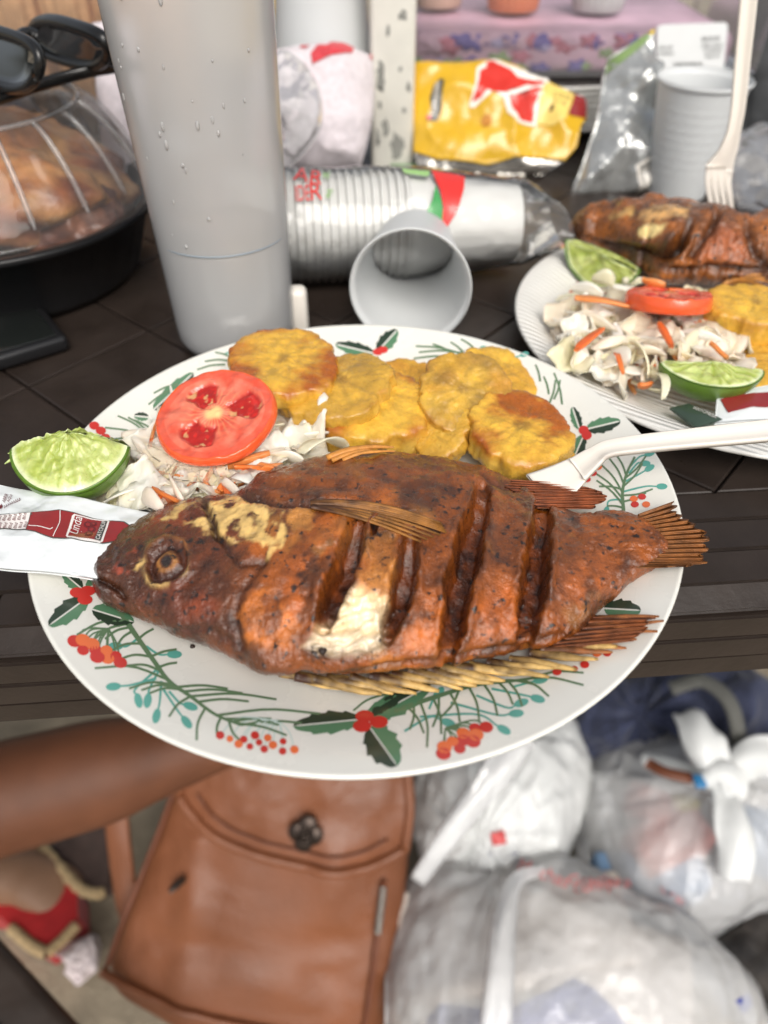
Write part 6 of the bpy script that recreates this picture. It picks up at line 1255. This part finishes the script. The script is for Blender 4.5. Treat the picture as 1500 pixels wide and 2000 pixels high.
def bag_print(B, poly, mat, name='print', me=10, eps=.003): V2, Fc = tri2d(poly, me); mk(name, on_bag(B, V2, eps), Fc, mat, B[0])
def bag_text(B, s, a, b, h, mat, eps=.003): Vt, Ft = text_px(s, a, b, h, .5); mk('lettering', on_bag(B, Vt, eps), Ft, mat, B[0])
M_prd = pm('print_pink', srgb(206, 110, 108), .5, .1); M_pbl = pm('print_blue', srgb(84, 92, 168), .5, .1)
B3 = carrier('carrier_bag', 'white carrier bag slumped behind the others, just right of the backpack', [(790, 1560), (820, 1500), (900, 1440), (1000, 1410), (1080, 1400), (1120, 1420), (1150, 1500)], [(790, 1590), (830, 1700), (960, 1760), (1080, 1740), (1150, 1560)], 790, 1150, -.66, .075, (930, 1640), M_carr2, 21, .014, 16)
B2 = carrier('carrier_bag', 'white knotted carrier bag with pink and blue things showing through, at the right', [(1112, 1580), (1130, 1520), (1160, 1470), (1220, 1436), (1300, 1424), (1400, 1440), (1480, 1470), (1560, 1520), (1640, 1600)], [(1112, 1620), (1140, 1700), (1220, 1790), (1320, 1840), (1420, 1830), (1500, 1790), (1580, 1740), (1640, 1640)], 1112, 1640, -.70, .085, (1410, 1530), M_carr, 8, .011, 14)
B1 = carrier('carrier_bag', 'large white carrier bag with pink lettering and blue print, nearest at the bottom right', [(752, 1960), (760, 1850), (775, 1770), (800, 1705), (850, 1665), (930, 1652), (1010, 1660), (1110, 1688), (1230, 1740), (1320, 1790), (1400, 1860), (1460, 1930), (1490, 1990)], [(752, 2000), (770, 2110), (900, 2200), (1200, 2220), (1400, 2140), (1490, 2020)], 752, 1490, -.68, .085, (975, 1700), M_carr, 14, .010, 12)
for s, a, b, h in (('Muchas', (1010, 1700), (1106, 1735), 26), ('Gracias', (1110, 1728), (1210, 1728), 20), ('por su', (1280, 1745), (1330, 1775), 18), ('compra', (1122, 1752), (1235, 1738), 22)): bag_text(B1, s, a, b, h, M_prd)
bag_print(B1, [(832, 1990), (860, 1960), (930, 1968), (990, 1972), (1060, 1960), (1090, 1925), (1120, 1910), (1160, 1930), (1200, 1970), (1230, 2010), (1000, 2030), (840, 2020)], M_blu, 'blue_print', 10, -.004)
bag_print(B1, [(1436, 1955), (1462, 1940), (1470, 1962), (1452, 1982)], M_blu, 'blue_print', 10, -.004)
bag_print(B3, [(958, 1628), (985, 1622), (990, 1648), (962, 1652)], pm('print_red3', srgb(190, 70, 70), .5), 'red_print'); bag_print(B1, [(950, 1658), (1008, 1656), (1012, 1668), (956, 1670)], M_pbl, 'blue_print', 10, .006)
def ear(pts, w, mat, bag, name='handle', th=.004):
    c = spline([P(a, b, z) for a, b, z in pts], 34); T, A, Bx = frames(c); n = 34; V = []; W = interp(w, np.linspace(0, 1, n))
    for i in range(n):
        sd = np.cross(T[i], [0, -.6, .8]); sd /= np.linalg.norm(sd); u = np.cross(sd, T[i])
        for k in range(16):
            t = 2 * math.pi * k / 16; V.append(c[i] + sd * math.cos(t) * W[i] + u * math.sin(t) * (W[i] * .42 + .001) + u * .18 * W[i] * math.sin(3 * t + i * .15))
    o = mk(name, np.array(V), gridf(n, 16, wv=True) + [tuple(range(16)), tuple(range((n - 1) * 16, n * 16))], mat, bag)
zk = -.51
ear([(1405, 1545, zk), (1392, 1490, zk + .02), (1370, 1440, zk + .03), (1352, 1405, zk + .02), (1340, 1425, zk)], [(0, .012), (.4, .022), (.8, .02), (1, .008)], M_carr2, B2[0])
ear([(1408, 1530, zk + .004), (1425, 1590, zk + .008), (1438, 1650, zk), (1432, 1715, zk - .02)], [(0, .012), (.5, .02), (.8, .018), (1, .016)], M_carr2, B2[0])
ear([(1410, 1535, zk), (1440, 1500, zk + .008), (1480, 1478, zk), (1530, 1490, zk - .03)], [(0, .010), (.5, .02), (1, .028)], M_carr2, B2[0])
ear([(1400, 1540, zk), (1360, 1520, zk - .004), (1310, 1500, zk - .02), (1262, 1490, zk - .045)], [(0, .008), (.5, .010), (1, .012)], M_carr2, B2[0])
ear([(1385, 1535, zk + .006), (1402, 1520, zk + .018), (1428, 1528, zk + .016), (1424, 1556, zk + .004)], [(0, .016), (.5, .019), (1, .014)], M_carr2, B2[0], 'knot')
ear([(815, 1720, -.52), (870, 1640, -.49), (930, 1560, -.47), (985, 1490, -.455), (1010, 1440, -.45)], [(0, .008), (.5, .013), (1, .020)], M_carr, B3[0])
ear([(965, 2040, -.50), (975, 1920, -.485), (985, 1800, -.485), (1010, 1720, -.50), (1060, 1700, -.52)], [(0, .014), (.5, .011), (1, .005)], M_carr, B1[0], 'handle')
M_ye2 = pm('yellow_thing', srgb(214, 196, 110), .5)
for i, (x, y, z, sz, m, lab, rz) in enumerate(((1300, 1650, -.600, (.09, .05, .05), M_cor, 'coral pink packet showing through the knotted bag', .4), (1265, 1570, -.580, (.05, .03, .04), M_cor, 'small pink packet showing through the upper left of the knotted bag', -.3), (1260, 1720, -.625, (.12, .05, .06), M_bl2, 'slate blue packet low inside the knotted bag', .1), (1480, 1640, -.600, (.07, .06, .05), M_bl2, 'pale blue packet at the right inside the knotted bag', -.4), (1330, 1575, -.585, (.03, .025, .03), M_ye2, 'small yellow packet inside the knotted bag under the knot', .2), (1000, 1830, -.620, (.24, .09, .07), M_crm, 'cream box inside the large carrier bag', .1), (1200, 1900, -.620, (.14, .09, .06), M_crm, 'second cream box at the right inside the large carrier bag', -.3))):
    V, Fc = rbox(P(x, y, z), sz, ((math.cos(rz), math.sin(rz), 0), (-math.sin(rz), math.cos(rz), 0), (0, 0, 1)), .008, 3); V = V + .003 * fbm(V, 40, 2, i)[:, None]; mk('packet', V, Fc, m, None, label=lab, cat='packet')
# brown handle end and blue clip by the knot
V, Fc = tube(spline([P(1265, 1490, -.50), P(1300, 1508, -.495), P(1350, 1520, -.495)], 10), .007, 8, .5); mk('brown_strip', V, Fc, M_lea2, None, label='small brown strip poking from the opening of the knotted bag', cat='strip')
V, Fc = rbox(P(1366, 1526, -.492), (.012, .014, .006), None, .002); mk('blue_clip', V, Fc, pm('clip_blue', srgb(50, 120, 170), .4), None, label='tiny blue clip beside the knot of the white bag', cat='clip')
# dark clothes bag behind, under the table
M_nav = pm('navy_cloth', srgb(44, 50, 74), .85, .4, 20, .002, 120, sheen=.2); M_gcl = pm('grey_cloth', srgb(88, 88, 84), .9, .3, 20, .002, 120)
B4 = carrier('cloth_bag', 'dark navy and grey bag lying in shade under the table behind the white bags', [(1090, 1400), (1140, 1360), (1230, 1325), (1330, 1315), (1420, 1330), (1480, 1360), (1600, 1400)], [(1090, 1440), (1160, 1490), (1300, 1500), (1430, 1490), (1600, 1460)], 1090, 1600, -.66, .07, (1250, 1400), M_nav, 31, .022, 9); B4[0]['category'] = 'bag'
c = spline([P(1310, 1345, -.49), P(1370, 1330, -.48), P(1420, 1365, -.48), P(1440, 1420, -.50), P(1440, 1470, -.53)], 30); V, Fc = tube(c, .009, 10, .5); mk('strap', V, Fc, M_gcl, B4[0])
lump(P(1180, 1375, -.62), (.07, .04, .035), 5, [srgb(96, 94, 90), srgb(70, 70, 70), srgb(120, 118, 112)], 'grey_cloth', 'crumpled grey cloth under the table beside the navy bag', 'cloth', mat=pm('grey_cloth2', (1, 1, 1), .9, .2, 60, .001, 200, attr='Col'))
lump(P(1500, 1880, -.66), (.07, .06, .05), 9, [srgb(48, 44, 42), srgb(34, 32, 32), srgb(62, 56, 50)], 'dark_pouch', 'black pouch at the right edge beside the large carrier bag', 'bag', mat=pm('black_cloth', (1, 1, 1), .8, .2, 60, .001, 200, attr='Col'))
lump(P(1490, 1400, -.60), (.05, .05, .05), 14, [srgb(52, 50, 48), srgb(38, 36, 36), srgb(66, 62, 58)], 'dark_pouch', 'dark pouch in shade under the table at the far right', 'bag', mat=bpy.data.materials['black_cloth'])
